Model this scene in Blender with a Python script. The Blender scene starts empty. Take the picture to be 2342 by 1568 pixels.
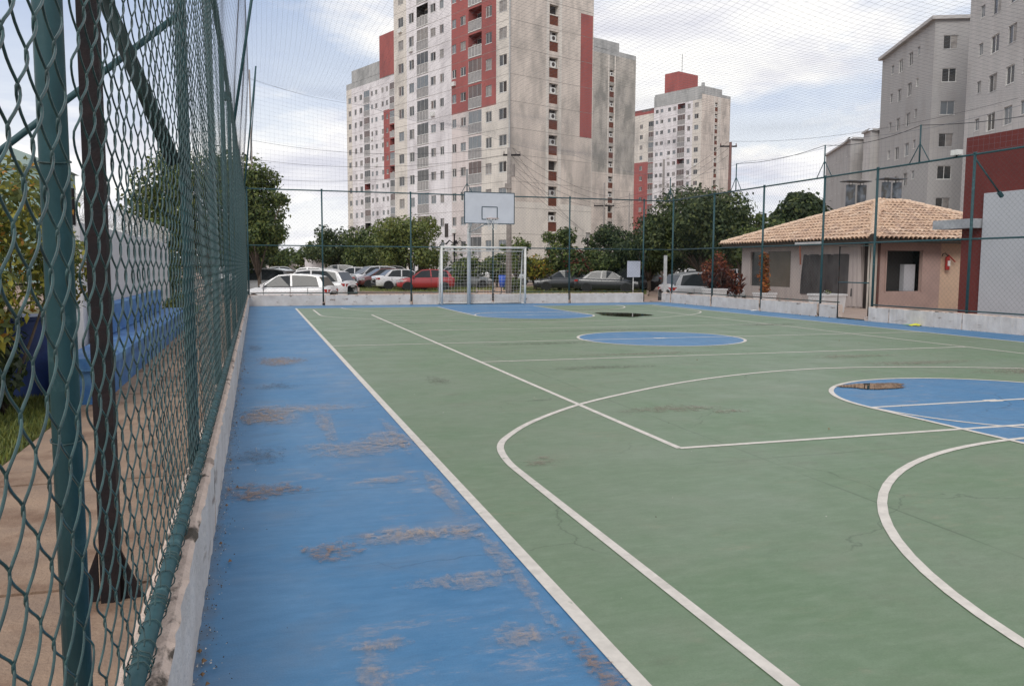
import bpy, math, random
import numpy as np
from mathutils import Vector, Matrix
random.seed(7); rng = np.random.default_rng(7)
S = bpy.context.scene
COL = S.collection
rad = math.radians

# ------------------------------------------------------------------ camera
YAW, PITCH, ROLL, CAMZ = 0.29974, -0.09308, 0.00433, 1.41438
F = Vector((math.sin(YAW)*math.cos(PITCH), math.cos(YAW)*math.cos(PITCH), math.sin(PITCH)))
R0 = Vector((math.cos(YAW), -math.sin(YAW), 0)); U0 = R0.cross(F)
Rv = R0*math.cos(ROLL)+U0*math.sin(ROLL); Uv = -R0*math.sin(ROLL)+U0*math.cos(ROLL)
cam_d = bpy.data.cameras.new('camera'); cam = bpy.data.objects.new('camera', cam_d); COL.objects.link(cam)
cam.matrix_world = Matrix(((Rv.x, Uv.x, -F.x, 0), (Rv.y, Uv.y, -F.y, 0), (Rv.z, Uv.z, -F.z, CAMZ), (0, 0, 0, 1)))
cam_d.sensor_width = 36; cam_d.lens = 29.07; cam_d.clip_start = 0.05; cam_d.clip_end = 3000
S.camera = cam

# ------------------------------------------------------------------ light
SUN_EL, SUN_AZ = 36, 217       # azimuth clockwise from +Y
sun_d = bpy.data.lights.new('sun', 'SUN'); sun_d.energy = 1.5; sun_d.angle = rad(26); sun_d.color = (1, 0.96, 0.9)
sun = bpy.data.objects.new('sun', sun_d); COL.objects.link(sun)
sd = Vector((math.sin(rad(SUN_AZ))*math.cos(rad(SUN_EL)), math.cos(rad(SUN_AZ))*math.cos(rad(SUN_EL)), math.sin(rad(SUN_EL))))
sun.rotation_euler = sd.to_track_quat('Z', 'Y').to_euler()
W = bpy.data.worlds.new('World'); S.world = W; W.use_nodes = True
nt = W.node_tree; N = nt.nodes; L = nt.links; N.clear()
wo = N.new('ShaderNodeOutputWorld'); bg = N.new('ShaderNodeBackground'); bg.inputs['Strength'].default_value = 0.1
sky = N.new('ShaderNodeTexSky'); sky.sky_type = 'NISHITA'; sky.sun_disc = False
sky.sun_elevation = rad(SUN_EL); sky.sun_rotation = rad(SUN_AZ); sky.air_density = 1.2; sky.dust_density = 1.5
tc = N.new('ShaderNodeTexCoord'); sep = N.new('ShaderNodeSeparateXYZ'); L.new(tc.outputs['Generated'], sep.inputs[0])
def wm(op, a, b=None, clamp=False):
    n = N.new('ShaderNodeMath'); n.operation = op; n.use_clamp = clamp
    for i, v in enumerate((a, b)):
        if v is None: continue
        if isinstance(v, (int, float)): n.inputs[i].default_value = v
        else: L.new(v, n.inputs[i])
    return n.outputs[0]
zz = wm('ADD', wm('MAXIMUM', sep.outputs[2], 0.0), 0.16)
cx = N.new('ShaderNodeCombineXYZ'); L.new(wm('DIVIDE', sep.outputs[0], zz), cx.inputs[0]); L.new(wm('DIVIDE', sep.outputs[1], zz), cx.inputs[1])
def wnoise(scale, det, off, rough=.55):
    mp = N.new('ShaderNodeMapping'); mp.inputs['Location'].default_value = off; L.new(cx.outputs[0], mp.inputs[0])
    n = N.new('ShaderNodeTexNoise'); n.inputs['Scale'].default_value = scale; n.inputs['Detail'].default_value = det
    n.inputs['Roughness'].default_value = rough; n.inputs['Distortion'].default_value = .3; L.new(mp.outputs[0], n.inputs['Vector']); return n.outputs['Fac']
def wramp(fac, stops):
    r = N.new('ShaderNodeValToRGB'); e = r.color_ramp.elements
    while len(e) < len(stops): e.new(0.5)
    for i, (p, c) in enumerate(stops): e[i].position = p; e[i].color = (*c, 1) if len(c) == 3 else c
    L.new(fac, r.inputs[0]); return r.outputs[0]
cover = wramp(wnoise(.85, 7, (3.1, 1.7, 0)), [(.36, (0, 0, 0)), (.50, (1, 1, 1))])
horiz = wm('SUBTRACT', 1.0, wm('MULTIPLY', sep.outputs[2], 3.2), True)
coverf = wm('MAXIMUM', cover, horiz)
shade = wramp(wnoise(1.5, 8, (7.3, 4.4, 0), .6), [(.34, (7.3, 7.4, 8.3)), (.46, (9.0, 9.0, 9.5)), (.58, (10.9, 10.8, 10.6))])
mixb = N.new('ShaderNodeMix'); mixb.data_type = 'RGBA'; mixb.inputs[0].default_value = .62
L.new(sky.outputs[0], mixb.inputs[6]); mixb.inputs[7].default_value = (5.9, 7.1, 9.8, 1)
mix = N.new('ShaderNodeMix'); mix.data_type = 'RGBA'; L.new(coverf, mix.inputs[0]); L.new(mixb.outputs[2], mix.inputs[6]); L.new(shade, mix.inputs[7])
L.new(mix.outputs[2], bg.inputs[0]); L.new(bg.outputs[0], wo.inputs[0])
S.view_settings.view_transform = 'Standard'; S.view_settings.look = 'None'; S.view_settings.exposure = 0.0; S.view_settings.gamma = 1
S.view_settings.use_curve_mapping = False
S.render.engine = 'CYCLES'

# ------------------------------------------------------------------ materials
MATS = {}
SPEC = {'dark_steel': .12}
def mat(name, c, c2=None, scale=4, rough=.8, bump=0., stretch=(1, 1, 1), space='P', metal=0, spec=.4, det=6, c3=None, s3=1.0, t3=(.55, .7), st3=(1, 1, 1), lo=.35, hi=.65, bscale=None, trans=0):
    """procedural: base colour c mottled to c2 by noise, spots/streaks of c3 by a second noise"""
    if name in MATS: return MATS[name]
    m = bpy.data.materials.new(name); m.use_nodes = True; MATS[name] = m
    n = m.node_tree.nodes; l = m.node_tree.links; b = n['Principled BSDF']
    b.inputs['Roughness'].default_value = rough; b.inputs['Metallic'].default_value = metal; b.inputs['Specular IOR Level'].default_value = SPEC.get(name, spec)
    if trans: b.inputs['Transmission Weight'].default_value = trans
    b.inputs['Base Color'].default_value = (*c, 1); m.diffuse_color = (*c, 1)
    if space == 'P': co = n.new('ShaderNodeNewGeometry').outputs['Position']
    else: co = n.new('ShaderNodeTexCoord').outputs['Object']
    def noise(sc, st, d=det):
        mp = n.new('ShaderNodeMapping'); mp.inputs['Scale'].default_value = st; l.new(co, mp.inputs[0])
        t = n.new('ShaderNodeTexNoise'); t.inputs['Scale'].default_value = sc; t.inputs['Detail'].default_value = d; t.inputs['Roughness'].default_value = .6
        l.new(mp.outputs[0], t.inputs['Vector']); return t.outputs['Fac']
    def ramp(f, a, b_):
        r = n.new('ShaderNodeMapRange'); r.inputs[1].default_value = a; r.inputs[2].default_value = b_; l.new(f, r.inputs[0]); return r.outputs[0]
    def mixc(f, a, b_):
        x = n.new('ShaderNodeMix'); x.data_type = 'RGBA'; l.new(f, x.inputs[0])
        for i, v in ((6, a), (7, b_)):
            if isinstance(v, tuple): x.inputs[i].default_value = (*v, 1)
            else: l.new(v, x.inputs[i])
        return x.outputs[2]
    col = None
    if c2 is not None: col = mixc(ramp(noise(scale, stretch), lo, hi), c, c2)
    if c3 is not None: col = mixc(ramp(noise(s3, st3), *t3), col if col is not None else c, c3)
    if col is not None: l.new(col, b.inputs['Base Color'])
    if bump:
        bp = n.new('ShaderNodeBump'); bp.inputs['Strength'].default_value = bump; bp.inputs['Distance'].default_value = .02
        l.new(noise(bscale or scale*4, stretch, 4), bp.inputs['Height']); l.new(bp.outputs[0], b.inputs['Normal'])
    m['_'] = 1
    return m

# ------------------------------------------------------------------ mesh builder
class MB:
    def __init__(s): s.v = []; s.f = []; s.mi = []; s.mats = []
    def m(s, material):
        if material not in s.mats: s.mats.append(material)
        return s.mats.index(material)
    def add(s, vs, fs, material):
        o = len(s.v); s.v += [tuple(v) for v in vs]; s.f += [tuple(i+o for i in f) for f in fs]; k = s.m(material); s.mi += [k]*len(fs)
    def box(s, x0, x1, y0, y1, z0, z1, material, M=None):
        vs = [(x, y, z) for z in (z0, z1) for y in (y0, y1) for x in (x0, x1)]
        if M is not None: vs = [M @ Vector(v) for v in vs]
        s.add(vs, [(0, 2, 3, 1), (4, 5, 7, 6), (0, 1, 5, 4), (2, 6, 7, 3), (0, 4, 6, 2), (1, 3, 7, 5)], material)
    def tube(s, pts, r, material, n=8, cap=True, r2=None):
        pts = [Vector(p) for p in pts]; rings = []
        for i, p in enumerate(pts):
            d = (pts[min(i+1, len(pts)-1)]-pts[max(i-1, 0)]).normalized()
            a = d.cross(Vector((0, 0, 1)) if abs(d.z) < .95 else Vector((1, 0, 0))).normalized(); b = d.cross(a)
            rr = r if r2 is None else r+(r2-r)*i/(len(pts)-1)
            rings.append([p+(a*math.cos(2*math.pi*k/n)+b*math.sin(2*math.pi*k/n))*rr for k in range(n)])
        vs = [v for rg in rings for v in rg]; fs = []
        for i in range(len(pts)-1):
            for k in range(n):
                k2 = (k+1) % n; fs.append((i*n+k, i*n+k2, (i+1)*n+k2, (i+1)*n+k))
        if cap: fs += [tuple(range(n))[::-1], tuple(range((len(pts)-1)*n, len(pts)*n))]
        s.add(vs, fs, material)
    def prism(s, poly, axis_pts, material):   # poly list of 3d pts front, axis_pts same count back
        n = len(poly); vs = list(poly)+list(axis_pts)
        fs = [tuple(range(n)), tuple(range(2*n-1, n-1, -1))]+[((i+1) % n, i, i+n, (i+1) % n+n) for i in range(n)]
        s.add(vs, fs, material)
    def mesh(s, name, smooth=False):
        me = bpy.data.meshes.new(name); me.from_pydata(s.v, [], s.f)
        for m_ in s.mats: me.materials.append(m_)
        me.polygons.foreach_set('material_index', s.mi)
        if smooth: me.polygons.foreach_set('use_smooth', [True]*len(s.f))
        me.update(); return me
    def build(s, name, parent=None, smooth=False, **kw): return link(name, s.mesh(name, smooth), parent, **kw)
def link(name, me, parent=None, loc=None, rotz=None, **kw):
    o = bpy.data.objects.new(name, me); COL.objects.link(o)
    if loc is not None: o.location = loc
    if rotz is not None: o.rotation_euler = (0, 0, rotz)
    if parent is not None: o.parent = parent
    for k, v in kw.items(): o[k] = v
    return o
def thing(name, label, cat, loc=(0, 0, 0), rotz=0, group=None):
    o = bpy.data.objects.new(name, None); COL.objects.link(o); o.location = loc; o.rotation_euler = (0, 0, rotz)
    o.empty_display_size = .1; o['label'] = label; o['category'] = cat
    if group: o['group'] = group
    return o
def dup(o, parent=None, loc=None, rotz=None, **kw):
    c = o.copy(); COL.objects.link(c); c.parent = parent
    if loc is not None: c.location = loc
    if rotz is not None: c.rotation_euler = (0, 0, rotz)
    for k, v in kw.items(): c[k] = v
    for ch in list(KIDS.get(o.name, [])) or [x for x in o.children]: dup(ch, c)
    return c
KIDS = {}
def cw(px, dep, z=0.):     # a spot on the ground seen in direction px (photo 2342 wide) at a distance dep
    lat = (px-1171)/1891*dep
    return Vector((math.cos(YAW)*lat+math.sin(YAW)*dep, -math.sin(YAW)*lat+math.cos(YAW)*dep, z))

# common materials
GREEN_PIPE = mat('green_pipe_paint', (.030, .085, .098), (.022, .065, .075), 14, .5, .05, spec=.35, c3=(.10, .19, .20), s3=9, t3=(.60, .75))
WIRE = mat('green_pvc_wire', (.014, .036, .037), (.034, .085, .084), 22, .4, spec=.5)
RUST_PIPE = mat('rusty_green_pipe', (.03, .09, .09), (.10, .05, .035), 6, .6, .3)
WALL = mat('dirty_whitewash', (.62, .59, .57), (.50, .465, .44), 3, .9, .6, c3=(.20, .15, .12), s3=5, t3=(.60, .72), st3=(1, .35, 1.5), bscale=30)
WALLTOP = mat('bare_wall_top', (.70, .56, .47), (.56, .44, .37), 8, .95, .8, c3=(.09, .075, .06), s3=7, t3=(.56, .63), st3=(1, .5, 1), bscale=40)
CONC = mat('concrete', (.42, .37, .31), (.33, .29, .25), 2.5, .9, .4, c3=(.25, .18, .13), s3=.9, t3=(.55, .75), bscale=40)
DARKM = mat('dark_steel', (.014, .014, .016), (.024, .017, .018), 12, .55, .2)
WHITE = mat('white_paint', (.72, .72, .70), (.62, .61, .58), 9, .5, .1)
BLACK = mat('black_rubber', (.02, .02, .02), rough=.8)

# ------------------------------------------------------------------ ground
def gz(x, y):
    t = min(max((y-30.4)/1.6, 0), 1); t = t*t*(3-2*t); low = -.45+min(max((y-36)/60, 0), 1)*.40
    return -.03*(1-t)+low*t-.02
LOT = mat('brick_lot', (.36, .26, .21), (.27, .19, .155), 1.2, .95, .5, c3=(.20, .17, .11), s3=.5, t3=(.5, .7), bscale=60)
mb = MB()
xs = [-900, -300, -120, -60, -30, -10, 0, 8, 16, 24, 32, 48, 80, 150, 320, 900]; ys = [-60, -8, 0, 30.35]+[30.4+.2*i for i in range(9)]+[36, 50, 66, 80, 96, 150, 400, 1500]
vs = [(x, y, gz(x, y)) for y in ys for x in xs]; nx = len(xs)
mb.add(vs, [(j*nx+i, j*nx+i+1, (j+1)*nx+i+1, (j+1)*nx+i) for j in range(len(ys)-1) for i in range(nx-1)], LOT)
mb.build('ground', smooth=True, kind='structure')
# left walkway of concrete slabs, each slab a piece
WALK = mat('walkway_concrete', (.36, .25, .175), (.27, .19, .14), 3, .92, .5, c3=(.19, .115, .075), s3=2.2, t3=(.50, .68), bscale=50)
walk = bpy.data.objects.new('walkway', None); COL.objects.link(walk); walk['kind'] = 'structure'
yy = -2.0
for i in range(17):
    l_ = 1.97
    b = MB(); b.box(-1.72+.03*math.sin(i), -.385, yy+.012, yy+l_, -.15, -.012+.004*math.sin(i*2.1), WALK); b.build('slab', walk); yy += l_+.012
GRASSG = mat('grass_soil', (.09, .10, .035), (.13, .10, .05), 3, 1, .6)
b = MB(); b.box(-9, -1.76, -3, 30, -.12, -.035, GRASSG); b.build('lawn_ground', kind='structure')
PAVE2 = mat('right_path_concrete', (.42, .32, .26), (.34, .26, .22), 3, .92, .4, bscale=40)
b = MB(); b.box(15.63, 24, 8, 31.2, -.2, .0, PAVE2); b.build('side_pavement', kind='structure')

# ------------------------------------------------------------------ court
def court_mat(name, base, base2, worn, wamt, dark):
    m = bpy.data.materials.new(name); m.use_nodes = True; n = m.node_tree.nodes; l = m.node_tree.links; b = n['Principled BSDF']
    pos = n.new('ShaderNodeNewGeometry').outputs['Position']
    def noise(sc, st=(1, 1, 1), det=8, off=(0, 0, 0), ro=.6):
        mp = n.new('ShaderNodeMapping'); mp.inputs['Scale'].default_value = st; mp.inputs['Location'].default_value = off; l.new(pos, mp.inputs[0])
        t = n.new('ShaderNodeTexNoise'); t.inputs['Scale'].default_value = sc; t.inputs['Detail'].default_value = det; t.inputs['Roughness'].default_value = ro
        l.new(mp.outputs[0], t.inputs['Vector']); return t.outputs['Fac']
    def rg(f, a, b_, c=0, d=1):
        r = n.new('ShaderNodeMapRange'); r.inputs[1].default_value = a; r.inputs[2].default_value = b_; r.inputs[3].default_value = c; r.inputs[4].default_value = d; l.new(f, r.inputs[0]); return r.outputs[0]
    def mt(op, a, b_):
        x = n.new('ShaderNodeMath'); x.operation = op
        for i, v in enumerate((a, b_)):
            if isinstance(v, (int, float)): x.inputs[i].default_value = v
            else: l.new(v, x.inputs[i])
        return x.outputs[0]
    def mx(f, a, c):
        x = n.new('ShaderNodeMix'); x.data_type = 'RGBA'
        l.new(f, x.inputs[0])
        for i, v in ((6, a), (7, c)):
            if isinstance(v, tuple): x.inputs[i].default_value = (*v, 1)
            else: l.new(v, x.inputs[i])
        return x.outputs[2]
    col = mx(rg(noise(.55, (1, 1, 1), 6, (0, 0, 0), .65), .38, .62), base, base2)
    col = mx(rg(noise(5, (1, 2.6, 1), 8, (0, 0, 0), .7), .42, .72, 0, .5), col, tuple(c*1.25+.02 for c in base2))
    col = mx(rg(noise(11, (.7, 2.4, 1), 9, (6, 1, 0), .75), .50, .72, 0, .45), col, tuple(c*.78 for c in base))
    col = mx(rg(noise(1.6, (1, 1.3, 1), 6, (2, 9, 0), .6), .52, .70, 0, .35), col, tuple(.5*c+.5*d for c, d in zip(base, (.26, .22, .18))))
    streak = noise(4.2, (.8, 1.7, 1), 12, (2, 5, 0), .76); patch = noise(.9, (1, .8, 1), 4, (9.3, 4.1, 0))
    fine = noise(60, (.4, 1.6, 1), 3)
    w = mt('MULTIPLY', rg(streak, .53, .64, 0, .55), rg(patch, wamt, wamt+.10)); w = mt('MULTIPLY', w, rg(fine, .3, .6))
    col = mx(w, col, worn)
    grime = mt('MULTIPLY', rg(noise(2.2, (1, 1.6, 1), 9, (1, 8, 0), .7), .55, .72), rg(noise(.45, (1, 1, 1), 3, (4, 2, 0)), .45, .6, 0, .6))
    col = mx(grime, col, dark)
    gr = n.new('ShaderNodeTexNoise'); gr.inputs['Scale'].default_value = 160; gr.inputs['Detail'].default_value = 2; l.new(pos, gr.inputs['Vector'])
    col = mx(rg(gr.outputs['Fac'], .45, .75, 0, .28), col, tuple(c*.6 for c in base)); col = mx(rg(gr.outputs['Fac'], .42, .25, 0, .22), col, tuple(c*1.4+.03 for c in base))
    scf = mt('MULTIPLY', rg(noise(4.5, (.25, 3.2, 1), 6, (8, 3, 0), .6), .66, .69, 0, .4), rg(noise(.7, (1, 1, 1), 3, (1, 1, 0)), .5, .6)); col = mx(scf, col, dark)
    scf = mt('MULTIPLY', rg(noise(5.5, (2.6, .3, 1), 6, (2, 7, 0), .6), .67, .70, 0, .4), rg(noise(.6, (1, 1, 1), 3, (5, 1, 0)), .5, .6)); col = mx(scf, col, worn)
    vo = n.new('ShaderNodeTexVoronoi'); vo.feature = 'DISTANCE_TO_EDGE'; vo.inputs['Scale'].default_value = .42
    wn = n.new('ShaderNodeTexNoise'); wn.inputs['Scale'].default_value = 2.2; wn.inputs['Detail'].default_value = 6; l.new(pos, wn.inputs['Vector'])
    va = n.new('ShaderNodeVectorMath'); va.operation = 'MULTIPLY_ADD'; va.inputs[1].default_value = (.55, .55, 0); l.new(wn.outputs['Color'], va.inputs[0]); l.new(pos, va.inputs[2]); l.new(va.outputs[0], vo.inputs['Vector'])
    ck = mt('MULTIPLY', rg(vo.outputs['Distance'], 0, .0035, 1, 0), rg(noise(.5, (1, 1, 1), 2, (7, 7, 0)), .50, .60, 0, .6)); col = mx(ck, col, tuple(c*.35 for c in base))
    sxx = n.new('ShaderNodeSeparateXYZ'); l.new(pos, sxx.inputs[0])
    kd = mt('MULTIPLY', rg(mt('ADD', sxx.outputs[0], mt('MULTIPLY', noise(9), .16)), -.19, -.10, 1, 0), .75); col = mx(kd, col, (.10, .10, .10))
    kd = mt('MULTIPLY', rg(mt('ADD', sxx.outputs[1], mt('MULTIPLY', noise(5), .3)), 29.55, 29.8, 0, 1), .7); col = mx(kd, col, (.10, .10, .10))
    # expansion joints of the slab
    sx = n.new('ShaderNodeSeparateXYZ'); l.new(pos, sx.inputs[0])
    wob = mt('MULTIPLY', mt('SUBTRACT', noise(1.2), .5), .05)
    def joint(out, per, off):
        f = mt('PINGPONG', mt('ADD', mt('ADD', out, wob), off), per/2)
        return rg(f, 0, .012, 1, 0)
    j = mt('MAXIMUM', joint(sx.outputs[1], 5.6, .4), joint(sx.outputs[0], 4.3, .75))
    j = mt('MULTIPLY', j, rg(noise(.8, (1, 1, 1), 3, (3, 3, 0)), .40, .56, 0, .7))
    col = mx(j, col, tuple(c*.35 for c in base))
    l.new(col, b.inputs['Base Color'])
    l.new(mt('ADD', rg(noise(1.5, (1, 1, 1), 6), .3, .7, .42, .60), mt('MULTIPLY', w, .2)), b.inputs['Roughness']); b.inputs['Specular IOR Level'].default_value = .45
    bp = n.new('ShaderNodeBump'); bp.inputs['Strength'].default_value = .25; bp.inputs['Distance'].default_value = .003; l.new(noise(120, (1, 1, 1), 3), bp.inputs['Height']); l.new(bp.outputs[0], b.inputs['Normal'])
    return m
GREEN = court_mat('court_green', (.130, .205, .112), (.168, .224, .146), (.31, .29, .21), .52, (.12, .13, .09))
BLUE = court_mat('court_blue', (.036, .170, .345), (.064, .200, .370), (.46, .38, .34), .46, (.06, .09, .14))
LINE = mat('line_white', (.72, .67, .60), (.58, .54, .48), 12, .6, .1, c3=(.30, .34, .25), s3=16, t3=(.66, .74))
X0, X1, YB0, YB1, XC, YC = 1.215, 13.985, 1.6, 27.76, 7.6, 14.68
court = bpy.data.objects.new('sports_court', None); COL.objects.link(court); court['kind'] = 'structure'
def sheet(name, polys, z, m, t=.0, par=court):
    b = MB()
    for p in polys: b.add([(x, y, z) for x, y in p], [tuple(range(len(p)))], m)
    return b.build(name, par)
b = MB(); b.box(-.25, 15.62, -3, 30.0, -.3, 0, BLUE); b.build('blue_surface', court)
sheet('green_surface', [[(X0, -3), (X1, -3), (X1, YB1), (X0, YB1)]], .002, GREEN)
def arcpts(cx_, cy_, r, a0, a1, n=48): return [(cx_+r*math.cos(a0+(a1-a0)*i/n), cy_+r*math.sin(a0+(a1-a0)*i/n)) for i in range(n+1)]
KR, KX0, KX1 = 1.72, 5.90, 9.35
FTN, FTF = 6.83, 2*YC-6.83
kc = (KX0+KX1)/2
near_key = [(KX0, YB0), (KX1, YB0), (KX1, FTN)]+arcpts(kc, FTN, KR, 0, math.pi)+[(KX0, FTN)]
sheet('blue_key', [near_key], .0034, BLUE)
sheet('blue_key', [[(x, 2*YC-y) for x, y in near_key][::-1]], .0034, BLUE)
sheet('blue_centre_circle', [arcpts(XC, YC, 1.62, 0, 2*math.pi, 64)[:-1]], .0034, BLUE)
def stroke(pts, w, z=.012, name='court_line', closed=False):
    b = MB(); n = len(pts); L_, R_ = [], []
    for i in range(n):
        if closed: p0, p1 = pts[(i-1) % n], pts[(i+1) % n]
        else: p0, p1 = pts[max(i-1, 0)], pts[min(i+1, n-1)]
        dx, dy = p1[0]-p0[0], p1[1]-p0[1]; l_ = math.hypot(dx, dy); nx_, ny_ = -dy/l_*w/2, dx/l_*w/2
        L_.append((pts[i][0]+nx_, pts[i][1]+ny_, z)); R_.append((pts[i][0]-nx_, pts[i][1]-ny_, z))
    vs = L_+R_; k = n if closed else n-1
    b.add(vs, [(i, n+i, n+(i+1) % n, (i+1) % n) for i in range(k)], LINE); return b.build(name, court)
LW = .055
LZ = dict(a=.0046, b=.0051, c=.0056, d=.0061, e=.0068)
def ln(x0, y0, x1, y1, w=LW, lv=None): stroke([(x0, y0), (x1, y1)], w, LZ[lv or ('a' if x0 == x1 else 'b')])
ln(X0, -2.9, X0, YB1-.03, .065); ln(X1, -2.9, X1, YB1-.03, .07)
ln(X0, YB1, X1, YB1); ln(X0, YB0, X1, YB0); ln(X0+.035, YC, X1, YC)
VX0, VX1 = 3.129, 12.129
for x in (VX0, VX1): ln(x, YC-9, x, YC+9)
for y in (YC-9, YC-3, YC+3, YC+9): ln(VX0, y, VX1, y)
tp = [(1.70, 5.3), (1.705, 5.6), (1.76, 6.0), (1.85, 6.27), (1.98, 6.5), (2.27, 6.93), (2.72, 7.42), (3.13, 7.80), (3.6, 8.15), (4.47, 8.71), (5.25, 9.12), (6.14, 9.46), (6.93, 9.64), (7.6, 9.70)]
def smooth(pts, it=2):
    for _ in range(it):
        q = [pts[0]]
        for a, c in zip(pts, pts[1:]): q += [(a[0]*.75+c[0]*.25, a[1]*.75+c[1]*.25), (a[0]*.25+c[0]*.75, a[1]*.25+c[1]*.75)]
        pts = q+[pts[-1]]
    return pts
half = [(1.70, -2.9), (1.70, 1)]+tp
three = smooth(half+[(15.2-x, y) for x, y in half[::-1][1:]])
for mir in (0, 1):
    fy = (lambda y: y) if not mir else (lambda y: 2*YC-y)
    t3 = [(x, fy(y)) for x, y in three if (y > 1.6 or not mir)]
    stroke(t3, .056 if not mir else .055, LZ['c'])
    fut = arcpts(6.3, 1.6, 3.63, math.pi, math.pi/2, 24)+arcpts(8.9, 1.6, 3.63, math.pi/2, 0, 24)
    stroke([(x, fy(y)) for x, y in fut], .056, LZ['d'])
    stroke([(x, fy(y)) for x, y in [(KX0, YB0)]+[(KX0, FTN)]+arcpts(kc, FTN, KR, math.pi, 0)+[(KX1, FTN), (KX1, YB0)]], LW, LZ['e'])
    stroke([(x, fy(y)) for x, y in arcpts(kc, FTN, KR-.02, math.pi, 2*math.pi)], LW*.8, LZ['d']+.0004)
    ln(KX0, fy(FTN), KX1, fy(FTN)); ln(7.40, fy(FTN), 7.58, fy(FTN), .12, 'c')
stroke(arcpts(XC, YC, 1.62, 0, 2*math.pi, 64)[:-1], LW, LZ['c'], closed=True)
ln(XC-.12, YC, XC+.12, YC, .14, 'd')
ZL = .0074
# puddles and damp patches
WATER = mat('puddle_water', (.030, .026, .020), rough=.03, spec=.9)
WATER.node_tree.nodes['Principled BSDF'].inputs['IOR'].default_value = 1.6
def blob(name, c, rx, ry, z, m, seed, rot=0, n=40, amp=.2, label=None):
    r_ = random.Random(seed); ph = [r_.random()*6.3 for _ in range(6)]; pts = []
    for i in range(n):
        a = 2*math.pi*i/n; k = 1+amp*(.5*math.sin(2*a+ph[0])+.35*math.sin(3*a+ph[1])+.3*math.sin(5*a+ph[2])+.15*math.sin(9*a+ph[3]))
        x, y = rx*k*math.cos(a), ry*k*math.sin(a); pts.append((c[0]+x*math.cos(rot)-y*math.sin(rot), c[1]+x*math.sin(rot)+y*math.cos(rot)))
    o = sheet(name, [pts], z, m, par=None); o['kind'] = 'structure'; return o
def stain_mat(name, c, c2, edge, lo=.62, hi=1.05):
    m = bpy.data.materials.new(name); m.use_nodes = True; n = m.node_tree.nodes; l = m.node_tree.links; bs = n['Principled BSDF']
    bs.inputs['Roughness'].default_value = .6
    pos = n.new('ShaderNodeNewGeometry').outputs['Position']
    def nz(sc, st, off):
        t = n.new('ShaderNodeTexNoise'); t.inputs['Scale'].default_value = sc; t.inputs['Detail'].default_value = 9; t.inputs['Roughness'].default_value = .72
        mp = n.new('ShaderNodeMapping'); mp.inputs['Scale'].default_value = st; mp.inputs['Location'].default_value = off; l.new(pos, mp.inputs[0]); l.new(mp.outputs[0], t.inputs['Vector']); return t.outputs['Fac']
    def mt(op, a, b):
        x = n.new('ShaderNodeMath'); x.operation = op
        for i, v in enumerate((a, b)):
            if isinstance(v, (int, float)): x.inputs[i].default_value = v
            else: l.new(v, x.inputs[i])
        return x.outputs[0]
    f1 = nz(8, (.9, 1.7, 1), (0, 0, 0)); f2 = nz(34, (.8, 1.5, 1), (3, 1, 0)); f3 = nz(9, (2.4, .8, 1), (5, 2, 0))
    x = n.new('ShaderNodeMix'); x.data_type = 'RGBA'; l.new(f2, x.inputs[0]); x.inputs[6].default_value = (*c, 1); x.inputs[7].default_value = (*c2, 1); l.new(x.outputs[2], bs.inputs['Base Color'])
    at = n.new('ShaderNodeAttribute'); at.attribute_name = 'fade'
    f = mt('ADD', mt('MULTIPLY', mt('MAXIMUM', f1, f3), .75), mt('MULTIPLY', f2, .45)); f = mt('MULTIPLY', f, mt('POWER', at.outputs['Fac'], .45))
    r = n.new('ShaderNodeMapRange'); r.inputs[1].default_value = lo-.06; r.inputs[2].default_value = lo+(.045 if hi > .5 else .13); r.inputs[4].default_value = edge; l.new(f, r.inputs[0]); l.new(r.outputs[0], bs.inputs['Alpha'])
    return m
ST_RUST = stain_mat('stain_worn', (.10, .085, .08), (.46, .28, .17), .62, .60)
ST_TAN = stain_mat('stain_bare', (.46, .38, .33), (.52, .41, .33), .5, .57, .2)
ST_DARK = stain_mat('stain_damp', (.05, .07, .10), (.09, .11, .14), .5)
def water_mat():
    m = stain_mat('puddle_water_edge', (.05, .042, .032), (.03, .026, .02), 1., .42); b = m.node_tree.nodes['Principled BSDF']; b.inputs['Roughness'].default_value = .03; b.inputs['Specular IOR Level'].default_value = .9; b.inputs['IOR'].default_value = 1.6; return m
ST_DG = stain_mat('stain_dark_green', (.09, .10, .07), (.15, .14, .10), .5)
ST_CLAY = stain_mat('stain_clay', (.22, .17, .13), (.30, .22, .17), .5)
def stain(x, y, rx, ry, m, i=[0], name='floor_stain', up=0.):
    i[0] += 1; rx *= 1.55; ry *= 1.45; b = MB(); n = 28; z = ZL+up+.0002*(i[0] % 14); vs = [(x, y, z)]; fd = [1.0]
    for ring, fv in ((.5, .8), (.8, .45), (1., 0.)):
        for k in range(n):
            a = 2*math.pi*k/n; q = (1+.12*math.sin(3*a+i[0])+.08*math.sin(5*a+2*i[0]))*ring; px_, py_ = x+rx*q*math.cos(a), y+ry*q*math.sin(a)
            vs.append((max(px_, -.22), py_, z)); fd.append(fv)
    fs = [(0, k+1, (k+1) % n+1) for k in range(n)]+[(1+r*n+k, 1+(r+1)*n+k, 1+(r+1)*n+(k+1) % n, 1+r*n+(k+1) % n) for r in range(2) for k in range(n)]
    b.add(vs, fs, m); o = b.build(name, court)
    at = o.data.attributes.new('fade', 'FLOAT', 'POINT'); at.data.foreach_set('value', fd)
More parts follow.
